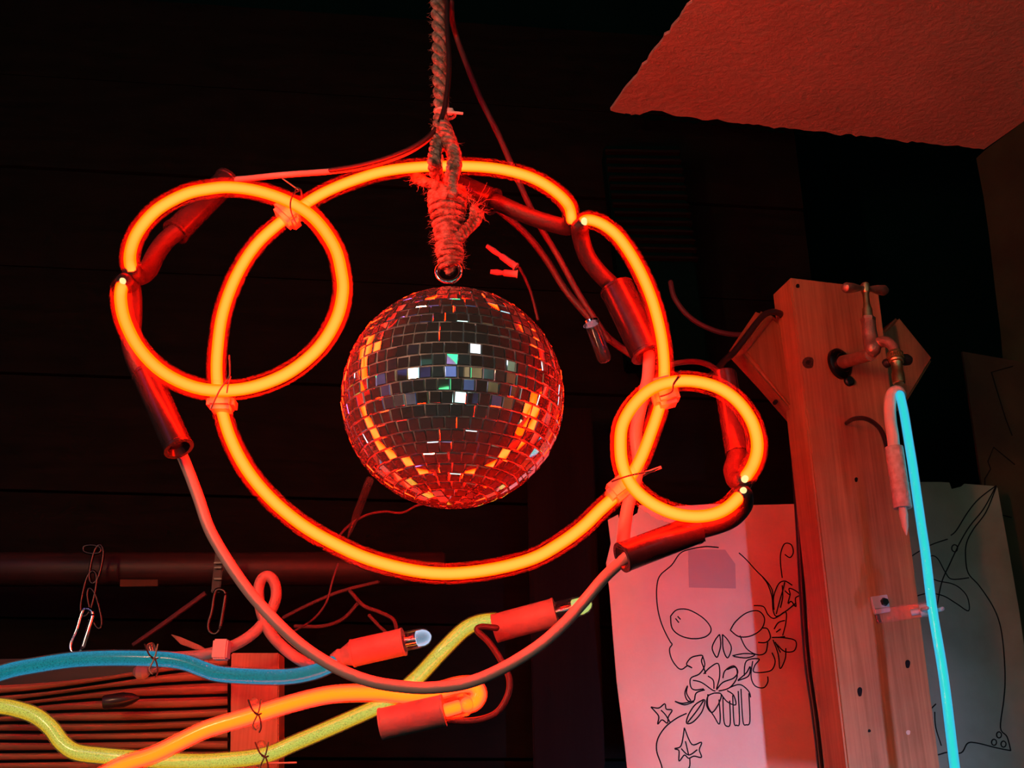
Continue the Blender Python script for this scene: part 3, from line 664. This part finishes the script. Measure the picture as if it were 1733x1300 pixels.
# loose wires and a glass rod in the dark behind
WN = [([(572, 910), (590, 890), (620, 872), (650, 866), (680, 868), (705, 856), (730, 850)], 1.05, 2.0, 'thin red wire curling out from below the mirror ball'),
      ([(495, 1070), (530, 1048), (552, 1020), (562, 985), (572, 955)], 1.1, 1.8, 'thin bright red wire curving up to the pole'),
      ([(480, 1045), (530, 1020), (580, 1000), (640, 985)], 1.2, 3.0, 'pair of dim twigs of wire rising to the right'),
      ([(500, 1060), (545, 1060), (580, 1048), (605, 1022)], 1.18, 3.2, 'dim curved wire below the pole'),
      ([(592, 1000), (615, 1025), (640, 1035), (665, 1048), (672, 1068)], 1.15, 3.4, 'frayed twisted wire hanging behind the clear glass tip'),
      ([(625, 1042), (640, 1058), (655, 1072)], 1.15, 3.0, 'short frayed wire end hanging behind the clear glass tip'),
      ([(585, 940), (610, 958), (650, 968), (690, 962)], 1.15, 4.0, 'dull red lead looping just below the large ring'),
      ([(1135, 478), (1142, 505), (1165, 535), (1200, 556), (1240, 566), (1300, 566)], 1.36, 4.5, 'dim red cable sagging across the dark wall to the post')]
for lst, Y, r, lab in WN: cable(lst, Y, r, M['cable_red'], lab, n=8)
rod = thing('glass_rod', at(606, 860, 1.0), 'clear thin glass rod with coloured glints leaning under the mirror ball', 'glass rod')
lathe('shaft', at(588, 912, 1.0), at(626, 812, 1.04), [(0, .0005), (.12, .0022), (.4, .004), (1, .0045)], M['glass_clear'], rod, n=12)

# ---------------------------------------------------------------- right: post, crossed boards, tap
PK, PY0 = .24, 1.165
off = Vector((-PK, 1, 0)).normalized()
def pp(x, y, d=0.0): return atp(x, y, PY0, PK)+off*d
tl, tr_ = pp(1338, 469), pp(1487, 487)
post = thing('wooden_post', pp(1420, 900), 'upright planed pine post carrying the brass garden tap', 'post')
pout = [(1338, 469), (1487, 487), (1513, 660), (1546, 900), (1570, 1100), (1598, 1330), (1432, 1330), (1408, 1120), (1384, 900), (1362, 700)]
# straight timber: corners from two heights
def vline(xt, yt, xb, yb, y): return xt+(xb-xt)*(y-yt)/(yb-yt)
pout = [(1337, 469), (1487, 487), (vline(1487, 487, 1592, 1300, 1400), 1400), (vline(1337, 469, 1434, 1300, 1400), 1400)]
body = prism('post_timber', [pp(*q) for q in pout], off*.052, M['pine'], post, bevel=.0022)
def spot(x, y, w, h, mat, parent=None, name='knot'):
    pts = [(x+w*math.cos(a)*(1+.12*math.sin(3*a+x)), y+h*math.sin(a)*(1+.12*math.cos(2*a))) for a in [2*math.pi*i/14 for i in range(14)]]
    return prism(name, [pp(*q, -.0004) for q in pts], off*.001, mat, parent)
mk = pbr('knot_wood', (.10, .045, .03), .6, col2=(.05, .02, .015), scale=300)
spot(1368, 614, 9.5, 11, mk, post); spot(1368, 614, 4.5, 5, pbr('knot_heart', (.025, .012, .01), .6), post)
spot(1449, 812, 2.6, 4.5, M['ink'], post, 'nail_hole'); spot(1455, 1171, 4, 9, M['ink'], post, 'nail_hole')
spot(1536, 1124, 4, 8, M['ink'], post, 'nail_hole'); spot(1471, 1237, 2.4, 3, M['ink'], post, 'nail_hole'); spot(1537, 1240, 3.4, 4.5, M['wire_bright'], post, 'nail_hole'); spot(1350, 484, 3, 4, M['ink'], post, 'nail_hole')

# left cross board: nine-sided solid with visible end grain and lower side
def hexa(name, front, back, mat, parent, bevel):
    n = len(front); V = front+back
    Fc = [tuple(range(n)), tuple(range(2*n-1, n-1, -1))]+[(i, (i+1) % n, n+(i+1) % n, n+i) for i in range(n)]
    o = mesh_obj(name, V, Fc, mat, parent, smooth=False); bevel_mesh(o, bevel, 3); return o
t = thing('cross_board', at(1300, 620, 1.30), 'slanting pine board end jutting left from behind the post', 'board')
Fq = [at(1256, 594, 1.275), at(1306, 532, 1.29), at(1385, 600, 1.325), at(1385, 730, 1.325), at(1354, 706, 1.29)]
Bq = [at(1226, 601, 1.315), at(1279, 521, 1.33), at(1370, 600, 1.36), at(1370, 745, 1.36), at(1338, 722, 1.325)]
hexa('board_body', Fq, Bq, M['pine_board'], t, .006)
lathe('screw', at(1311, 682, 1.288), at(1313, 680, 1.30), [(0, .0028), (.5, .003), (1, .003)], M['ink'], t, n=10)
t = thing('cross_board', at(1530, 620, 1.34), 'square-cornered pine board end jutting right from behind the tap', 'board')
Fq = [at(1440, 590, 1.33), at(1500, 556, 1.33), at(1522, 533, 1.33), at(1581, 606, 1.345), at(1531, 688, 1.34), at(1470, 720, 1.33)]
hexa('board_body', Fq, [p+Vector((-.012, .035, -.004)) for p in Fq], M['pine_board'], t, .004)

# tap
tap = thing('garden_tap', pp(1419, 617), 'old brass garden tap with a tee handle screwed to the post', 'tap')
fl = pp(1419, 617); nrm = -off
lathe('flange', fl, fl+nrm*.010+Vector((.004, 0, 0)), [(0, .0215), (.4, .0215), (.6, .019), (.7, .0135), (.9, .0125), (1, .009)], M['steel_dark'], tap, n=32)
ear = pp(1436, 646); lathe('flange_ear', ear, ear+nrm*.005, [(0, .007), (.7, .007), (1, .005)], M['steel_dark'], tap, n=14)
lathe('inlet_pipe', fl+nrm*.006, at(1474, 600, 1.185), [(0, .0092), (.3, .0085), (1, .0082)], M['bronze'], tap, n=20)
# body: waisted casting that turns into the spout
tube('tap_body', [at(1470, 545, 1.185), at(1471, 560, 1.185), at(1474, 578, 1.185), at(1477, 590, 1.182), at(1479, 598, 1.182), at(1480, 603, 1.182)], [.0086, .0090, .0100, .0102, .0078, .0015], M['bronze'], tap, n=20, ends=False)
tube('spout', [at(1476, 590, 1.185), at(1488, 580, 1.178), at(1501, 579, 1.17), at(1511, 587, 1.165), at(1515, 600, 1.162)], [.0075, .0070, .0067, .0066, .0068], M['bronze'], tap, n=18, ends=False)
lathe('bonnet', at(1470, 550, 1.185), at(1468.5, 537, 1.185), [(0, .0085), (.5, .0088), (.55, .0096), (.9, .0096), (1, .007)], M['bronze'], tap, n=6, sharp=20)
lathe('gland_nut', at(1468.5, 540, 1.185), at(1467, 517, 1.185), [(0, .0068), (.75, .0064), (.8, .0050), (1, .0048)], M['brass'], tap, n=16)
lathe('stem', at(1467, 520, 1.185), at(1464.5, 490, 1.185), [(0, .0046), (.1, .0042), (1, .0042)], M['brass'], tap, n=16)
hb = lathe('handle', at(1464.8, 496, 1.185), at(1464.2, 480, 1.185), [(0, .0048), (.1, .0055), (.9, .0055), (1, .0045)], M['brass'], tap, n=18)
lathe('handle_arm', at(1462, 488, 1.185), at(1429, 487, 1.155), [(0, .0030), (.15, .0034), (.6, .0062), (.88, .0070), (.97, .0055), (1, .003)], M['bronze'], hb, n=16)
lathe('handle_arm', at(1467, 488, 1.185), at(1499, 492, 1.21), [(0, .0030), (.15, .0034), (.6, .0062), (.88, .0070), (.97, .0055), (1, .003)], M['bronze'], hb, n=16)
# knurled hose connector
pr = []; A = at(1514.5, 597, 1.162); B = at(1517, 614, 1.158)
lathe('connector_nut', A, B, [(0, .0085), (.12, .0096), (.3, .0096), (.34, .0089), (.66, .0089), (.7, .0096), (.9, .0096), (1, .0085)], M['brass'], tap, n=24, sharp=20)
ax = (B-A).normalized(); u_ = ax.orthogonal().normalized(); v_ = ax.cross(u_); kn = []
for i in range(20):
    a = 2*math.pi*i/20; c = A.lerp(B, .5)+(u_*math.cos(a)+v_*math.sin(a))*.0093
    kn.append(sweep([c-ax*.0022, c+ax*.0022], .0011, 6))
tag(join_mesh('knurling', kn, M['brass'], tap), kind='stuff')
lathe('nozzle', B, at(1521.5, 650, 1.155), [(0, .0072), (.08, .0066), (.45, .0066), (.5, .0074), (.95, .0074), (1, .006)], M['brass'], tap, n=24)
lathe('wing', at(1526, 607, 1.162), at(1540, 611, 1.168), [(0, .006), (.5, .0075), (.9, .006), (1, .003)], M['rubber_dark'], tap, n=14)
lathe('wing', at(1505, 612, 1.162), at(1496, 618, 1.168), [(0, .005), (.5, .006), (.9, .005), (1, .003)], M['rubber_dark'], tap, n=14)

# cyan tube of "water" under the tap
WY = 1.15
jet = thing('neon_tube_light', at(1560, 900, WY), 'straight glowing cyan neon tube falling from the tap like water', 'neon tube')
wl = [(1523, 668, WY), (1527, 685), (1531, 705), (1537, 742), (1544, 785), (1552, 840), (1560, 895), (1566, 935), (1578, 1031), (1597, 1146), (1616, 1300), (1630, 1400)]
rj = m_px(8.8, 1550, 900, WY)
g = tube('glass_tube', PX(wl, WY), rj, M['glass_blue'], jet, n=16); tube('glowing_gas', PX(wl, WY), rj*.86, M['gas_blue'], g, n=16)
tube('painted_return', PX([(1524, 668), (1519, 662, WY+.006), (1510, 666), (1506, 684), (1507, 712), (1511, 738), (1513, 762)], WY+.008), m_px(10, 1510, 700, WY), M['white_paint'], jet, n=16)
lathe('electrode_sleeve', at(1513, 757, WY+.006), at(1528, 860, WY+.006), [(.05, .006), (0, .0085), (0, .0102), (.04, .0104), (.96, .0104), (1, .0102), (1, .0075), (.95, .004)], M['white_sleeve'], jet)
lathe('sleeve_tail', at(1527, 856, WY+.006), at(1534, 906, WY+.006), [(0, .0042), (.3, .005), (.5, .0042), (.7, .0036), (1, .0006)], M['white_paint'], jet, n=12)
tube('power_cord', PX([(1433, 716, 1.262), (1445, 709, 1.23), (1466, 709, 1.20), (1486, 722, 1.18), (1497, 742, 1.165), (1503, 768, 1.16)], 1.2), m_px(4, 1480, 720, 1.2), M['cable_dark'], jet)
br = thing('acrylic_bracket', pp(1490, 1035), 'clear acrylic bracket on the post gripping the cyan tube', 'bracket')
bp0 = [(1480, 1030), (1570, 1018), (1574, 1042), (1486, 1055)]
prism('arm', [at(x, y, 1.17+.05*(1-i/3)) for i, (x, y) in zip((0, 2.4, 2.4, 0), bp0)], (.002, .008, 0), M['acrylic'], br, bevel=.0006)
prism('foot', [pp(x, y, -.004) for x, y in ((1471, 1011), (1499, 1007), (1505, 1036), (1478, 1041))], off*.004, M['white_clip'], br, bevel=.0008)
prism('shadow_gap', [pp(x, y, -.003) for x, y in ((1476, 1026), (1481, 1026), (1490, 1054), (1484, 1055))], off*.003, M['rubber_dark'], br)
lathe('screw', pp(1493, 1020, -.008), pp(1493, 1020, 0), [(0, .0045), (.4, .0052), (1, .0052)], M['steel_dark'], br, n=6, sharp=20)
lathe('clip_stem', at(1542, 1037, 1.168), at(1572, 1032, 1.16), [(0, .0035), (.5, .0038), (.52, .007), (1, .0075)], M['white_clip'], br, n=14)
tube('clip', [at(1578, 1031, WY)+Vector((.0105*math.cos(a), .0095*math.sin(a), 0)) for a in [R_(x) for x in range(-20, 221, 30)]], .0022, M['white_clip'], br, n=8, ends=True)
# black cord draped on the cross board and hanging beside the post
cable([(1130, 650, 1.1), (1165, 648, 1.15), (1200, 638, 1.2), (1226, 611, 1.25), (1243, 595, 1.262), (1268, 563, 1.266), (1285, 541, 1.27), (1299, 530, 1.275), (1315, 529, 1.28), (1326, 541, 1.30), (1334, 600, 1.36), (1342, 700, 1.37), (1346, 800), (1352, 900), (1358, 1010), (1366, 1120), (1380, 1220), (1392, 1330)], 1.37, 5, M['cable_dark'], 'black power cord draped over the left board and down beside the post')

# ---------------------------------------------------------------- drawings pinned behind the post
SK, SY0 = .16, 1.40
def sp(x, y, d=0.0): return atp(x, y, SY0, SK)+Vector((-SK, 1, 0)).normalized()*d
def strokes(name, lines, fn, w, parent, mat='ink', sm=5):
    pcs = []
    for ln in lines:
        pts = catmull([fn(*q) for q in ln], sm) if len(ln) > 2 else [fn(*q) for q in ln]
        pcs.append(sweep(pts, w, 5))
    return join_mesh(name, pcs, M[mat], parent)
sheet = thing('drawing_sheet', sp(1200, 1100), 'torn pale sheet with a skull and lily line drawing, left of the post', 'drawing')
ol = [(1029, 880), (1046, 871), (1051, 889), (1048, 897), (1056, 913), (1064, 908), (1062, 886), (1070, 874), (1079, 868), (1082, 855), (1140, 857), (1210, 853), (1270, 855), (1350, 853), (1400, 853), (1470, 1340), (1066, 1340), (1056, 1250), (1044, 1155), (1037, 1070), (1032, 1003), (1026, 953), (1034, 920)]
prism('paper', [sp(*q) for q in ol], off*.0012, M['paper'], sheet)
def z7(p): return (1010+p[0]/2.767, 830+p[1]/2.767)
sk = [
 [(345, 712), (320, 665), (298, 610), (283, 540), (280, 460), (295, 400), (350, 350), (390, 295), (440, 275), (510, 264), (570, 268)],      # dome
 [(665, 293), (700, 325), (745, 375), (790, 420), (820, 465), (825, 520)],
 [(345, 712), (352, 722), (340, 745), (350, 790), (378, 830), (400, 838), (425, 822), (446, 832)],                                       # cheek
 [(446, 832), (420, 815), (440, 785), (470, 775), (495, 775), (490, 800), (500, 830), (510, 860)],
 # generic rounded sockets
 [(345, 590), (375, 560), (430, 560), (500, 600), (535, 650), (510, 685), (450, 695), (390, 680), (352, 645), (345, 590)],
 [(625, 655), (650, 615), (700, 575), (755, 565), (785, 600), (770, 650), (720, 682), (665, 685), (625, 655)],
 [(378, 590), (392, 605)], [(368, 600), (384, 620)],
 [(575, 675), (555, 700), (540, 740), (560, 782), (572, 760), (580, 720), (575, 675)], [(588, 675), (612, 700), (630, 740), (612, 785), (592, 745), (588, 675)],
 # teeth
 [(520, 955), (520, 1010), (550, 1060), (572, 1095), (578, 1060), (572, 980)], [(590, 965), (595, 1080), (610, 1105), (625, 1090), (622, 985)],
 [(636, 960), (642, 1085), (655, 1100), (668, 1085), (662, 940)], [(675, 930), (684, 1080), (700, 1098), (717, 1080), (712, 950)],
 # central lily
 [(495, 775), (505, 820), (480, 860), (440, 880), (440, 920), (460, 935), (500, 930)], [(500, 860), (530, 830), (568, 812), (575, 870), (560, 930)],
 [(450, 890), (490, 900), (540, 935), (555, 940)], [(520, 870), (545, 890), (548, 930)], [(560, 935), (590, 900), (640, 880), (660, 850), (640, 822), (600, 845), (590, 880)],
 [(610, 840), (650, 830), (655, 880), (620, 925), (570, 940)], [(550, 950), (520, 965), (515, 1010), (540, 1040), (570, 1000), (582, 955), (550, 950)],
 [(582, 955), (610, 990), (650, 1005), (640, 960), (610, 938)], [(620, 925), (670, 910), (710, 940), (720, 970)], [(660, 890), (700, 855), (718, 825), (710, 870), (660, 892)],
 [(505, 935), (465, 950), (455, 985), (425, 985), (412, 950), (425, 915), (420, 950), (440, 985)], [(455, 990), (410, 1005), (365, 988), (400, 998), (440, 990)],
 [(500, 980), (460, 1005), (430, 1050), (420, 1090), (450, 1085), (490, 1040), (506, 990), (500, 980)], [(500, 985), (470, 1030), (425, 1088)],
 # right lily
 [(735, 540), (780, 545), (800, 580), (825, 600), (850, 590), (885, 570), (885, 620), (870, 680)], [(830, 650), (850, 620), (880, 610)], [(820, 690), (870, 690), (930, 705), (925, 750), (880, 755), (840, 720)],
 [(825, 700), (850, 770), (858, 835), (882, 790), (885, 740)], [(840, 665), (860, 650)], [(850, 690), (880, 685)], [(835, 710), (860, 760)],
 [(775, 645), (800, 650), (812, 690), (790, 712), (755, 712)], [(670, 680), (700, 740), (750, 770), (790, 760), (800, 712)], [(635, 775), (690, 765), (740, 770), (700, 785), (640, 778)],
 [(820, 760), (835, 800), (820, 840), (780, 852), (735, 850), (740, 820), (760, 790), (700, 800), (690, 870)], [(730, 800), (722, 870), (740, 915), (780, 925), (800, 900), (800, 872)],
 # vine at the top
 [(868, 410), (860, 340), (862, 290), (880, 250), (910, 255), (920, 290), (905, 315), (880, 300)], [(868, 445), (870, 500), (860, 550)], [(830, 560), (828, 500), (850, 440), (880, 425), (915, 445)],
 [(840, 580), (850, 540), (870, 470), (880, 430)], [(880, 470), (905, 490), (900, 460), (930, 470), (950, 490), (930, 505), (932, 545), (910, 520), (895, 530), (905, 490)],
 [(775, 405), (800, 440), (820, 500), (825, 560), (840, 590), (880, 570), (930, 530)],
 # ivy leaves at the foot
 [(253, 1015), (290, 1020), (318, 1000), (325, 1025), (352, 1030), (335, 1060), (330, 1090), (305, 1075), (285, 1095), (290, 1060), (272, 1035), (253, 1015)], [(300, 1030), (320, 1050), (345, 1090)],
 [(410, 1112), (445, 1190), (490, 1180), (480, 1215), (490, 1250), (455, 1245), (430, 1255), (410, 1240), (385, 1268), (385, 1220), (365, 1210), (395, 1195), (410, 1112)], [(415, 1175), (430, 1240)], [(395, 1210), (430, 1240), (470, 1215)],
 [(420, 1045), (370, 1070), (320, 1110), (285, 1165), (280, 1220), (300, 1280), (310, 1320)], [(435, 1255), (435, 1290), (420, 1320)],
 [(505, 225), (507, 240)]]
strokes('line_drawing', [[z7(q) for q in ln] for ln in sk], lambda x, y: sp(x, y, -.0003), .0009, sheet)
prism('tape_patch', [sp(*z7(q), -.0004) for q in ((428, 275), (600, 278), (648, 345), (651, 460), (432, 455))], off*.0005, M['tape'], sheet)

sheet2 = thing('drawing_sheet', sp(1640, 1100), 'grey sheet with a long-beaked bird outline, right of the post', 'drawing')
ol = [(1480, 812), (1600, 812), (1614, 813), (1618, 824), (1634, 820), (1640, 815), (1690, 819), (1696, 822), (1714, 920), (1733, 1030), (1752, 1160), (1768, 1330), (1560, 1330)]
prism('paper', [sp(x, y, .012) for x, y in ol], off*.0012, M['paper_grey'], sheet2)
def z8(p): return (1380+p[0]/2.6, 800+p[1]/2.6)
hb_ = [[(815, 48), (740, 105), (690, 165), (640, 245), (615, 268)], [(815, 48), (760, 150), (700, 225), (655, 300), (610, 395), (575, 475), (555, 580), (545, 660)],
       [(815, 55), (770, 165), (715, 240), (685, 300), (680, 360), (692, 435), (740, 490), (800, 580), (832, 660), (848, 760), (856, 900), (850, 1000), (836, 1120), (865, 1160), (882, 1222)],
       [(600, 285), (540, 305), (490, 330), (440, 362), (415, 392)], [(510, 370), (535, 358), (560, 375), (590, 430), (620, 462), (695, 456)],
       [(525, 455), (560, 470), (620, 482), (660, 505), (690, 545), (694, 602), (640, 570), (580, 535), (510, 525), (440, 545)],
       [(882, 1222), (820, 1210), (730, 1188), (690, 1190), (662, 1232), (600, 1230), (545, 1238), (530, 1170)], [(510, 1055), (550, 1015)], [(545, 1050), (550, 1120), (575, 1200)]]
for cx, cy, r in ((632, 325, 13), (808, 1185, 11), (830, 1152, 11), (850, 1193, 11)):
    hb_.append([(cx+r*math.cos(a), cy+1.2*r*math.sin(a)) for a in [2*math.pi*i/10 for i in range(11)]])
strokes('line_drawing', [[z8(q) for q in ln] for ln in hb_], lambda x, y: sp(x, y, .0117), .0009, sheet2)
sheet3 = thing('drawing_sheet', sp(1700, 700), 'dim brown board with angular outlines leaning by the far right wall', 'drawing')
prism('hardboard', [sp(x, y, .05) for x, y in ((1658, 574), (1760, 592), (1860, 612), (1880, 1330), (1772, 1330), (1735, 1050), (1700, 850), (1680, 715))], off*.004, M['board_brown'], sheet3)
strokes('line_drawing', [[(1745, 600), (1708, 610), (1733, 690), (1745, 720)], [(1750, 770), (1713, 740), (1703, 765), (1708, 778), (1698, 795), (1700, 850), (1745, 862)]], lambda x, y: sp(x, y, .0495), .0009, sheet3, sm=1)
tag(tube('loose_wire', PX([(1030, 878), (1045, 880), (1058, 884)], 1.428), .002, M['rubber_dark'], n=6), 'black wire stub at the torn corner of the skull drawing', 'wire')

# ---------------------------------------------------------------- unseen shop behind the photographer; panels and extra tubes added for tile reflections
def unseen_tube(loc, pts, r, col, s, lab):
    m = emit('unseen_tube_glow', col, s); t = tube('unseen_neon_tube', [Vector(loc)+Vector(p) for p in pts], r, m, None, n=8); tag(t, lab, 'neon tube'); return t
random.seed(21)
cols = [(.30, .20, .12), (.10, .22, .20), (.25, .12, .30), (.35, .30, .22), (.12, .10, .08), (.30, .34, .30), (.4, .25, .1), (.08, .12, .3)]
pm = [pbr('reflection_panel_paint', c, .7, col2=tuple(x*.35 for x in c), scale=6) for c in cols]  # invented tones for the unseen panels, to vary the tile reflections
PL = ['brown', 'dark teal', 'plum', 'tan', 'near-black', 'pale grey green', 'ochre', 'navy']
RW = ['lowest', 'lower middle', 'upper middle', 'highest']; CN = ['first', 'second', 'third', 'fourth', 'fifth', 'sixth', 'seventh']
for i in range(4):
    for j in range(7):
        q = random.randrange(8); w, h = random.uniform(.35, .6), random.uniform(.3, .55)
        o = box('reflection_panel', (-2.1+j*.68+random.uniform(-.06, .06), -3.05+random.uniform(0, .1), .45+i*.72+random.uniform(-.05, .05)), (w, .03, h), pm[q], bevel=.006)
        tag(o, '%s panel added behind the camera, %s in the %s row' % (PL[q], CN[j], RW[i]), 'panel', 'panels added for reflections behind the camera')
WN_ = [('left', -2.5), ('right', 2.5)]
for sd, X in WN_:
    for i in range(4):
        for j in range(4):
            q = random.randrange(8); w, h = random.uniform(.4, .65), random.uniform(.35, .6)
            o = box('reflection_panel', (X, -2.4+j*.72, .4+i*.74), (.03, w, h), pm[q], bevel=.006)
            tag(o, '%s panel added on %s flank wall, %s from rear in %s row' % (PL[q], sd, CN[j], RW[i]), 'panel', 'panels added for reflections on the flanking walls')
lamp('violet_panel_fill', 'AREA', (-1.2, -.9, 2.9), (-2.5, -1.0, 1.8), 22, (.6, .35, 1.0), .4)  # added fill lighting the left panels for the reflections
lamp('teal_panel_fill', 'AREA', (1.2, -1.2, 2.9), (2.5, -1.3, 1.4), 22, (.45, 1.0, .8), .4)  # added fill lighting the right panels
lamp('back_panel_fill', 'AREA', (0.1, -1.7, 2.9), (0, -3.1, 1.3), 80, (.85, .9, 1.0), .5)  # added fill lighting the panels behind the camera
circ = lambda r, n=16, a0=0, a1=360: [(r*math.cos(R_(a0+(a1-a0)*i/n)), 0, r*math.sin(R_(a0+(a1-a0)*i/n))) for i in range(n+1)]
unseen_tube((.25, -1.9, 2.25), circ(.25, 16, 20, 320), .03, (.05, 1, .35), 2.2, 'green neon loop on the shop wall behind the camera')
unseen_tube((-.9, -1.2, 2.6), [(-.3, 0, 0), (.0, 0, .05), (.3, 0, 0)], .04, (.75, .85, 1), 4, 'white strip lamp high behind the camera')
unseen_tube((-1.5, -.2, 2.5), [(0, -.4, 0), (0, 0, .15), (0, .4, 0)], .04, (.55, .2, 1), 2.5, 'violet neon bar on the side wall behind the camera')
unseen_tube((.3, -1.5, 1.0), [(-.25, 0, 0), (.0, 0, .0), (.25, 0, 0)], .035, (.6, 1, .9), 2.5, 'pale green strip lamp low behind the camera')
unseen_tube((-1.2, -1.0, .9), [(0, 0, -.2), (0, 0, 0), (0, 0, .2)], .04, (.75, .85, 1), 4, 'short white lamp low at the side behind the camera')

unseen_tube((-.45, -2.4, 2.0), [(0, 0, -.3), (.05, 0, 0), (0, 0, .3)], .05, (.8, .75, 1), 2.5, 'upright lilac neon bar added unseen behind the camera')  # this and the tubes below are added to vary the tile reflections
unseen_tube((1.1, -2.2, 1.4), [(-.3, 0, 0), (0, 0, .1), (.3, 0, 0)], .045, (.7, 1, .85), 2.2, 'bent mint neon bar added unseen behind the camera')
unseen_tube((-.3, -2.6, 1.0), circ(.22, 14, 0, 300), .035, (.1, .9, .3), 2.0, 'small low green neon loop added unseen behind the camera')
unseen_tube((1.9, -.8, 2.3), [(0, -.4, 0), (0, 0, .1), (0, .4, 0)], .045, (.35, .8, 1), 2.0, 'sky blue neon bar added unseen behind the camera')
unseen_tube((-2.1, -1.0, 1.6), [(0, -.3, -.2), (0, 0, 0), (0, .3, .2)], .045, (.6, .25, 1), 2.2, 'slanted purple neon bar added unseen behind the camera')
unseen_tube((.6, -.9, 2.95), [(-.3, 0, 0), (0, 0, 0), (.3, 0, 0)], .04, (.8, .9, 1), 3, 'cool white strip lamp added unseen overhead for reflections')
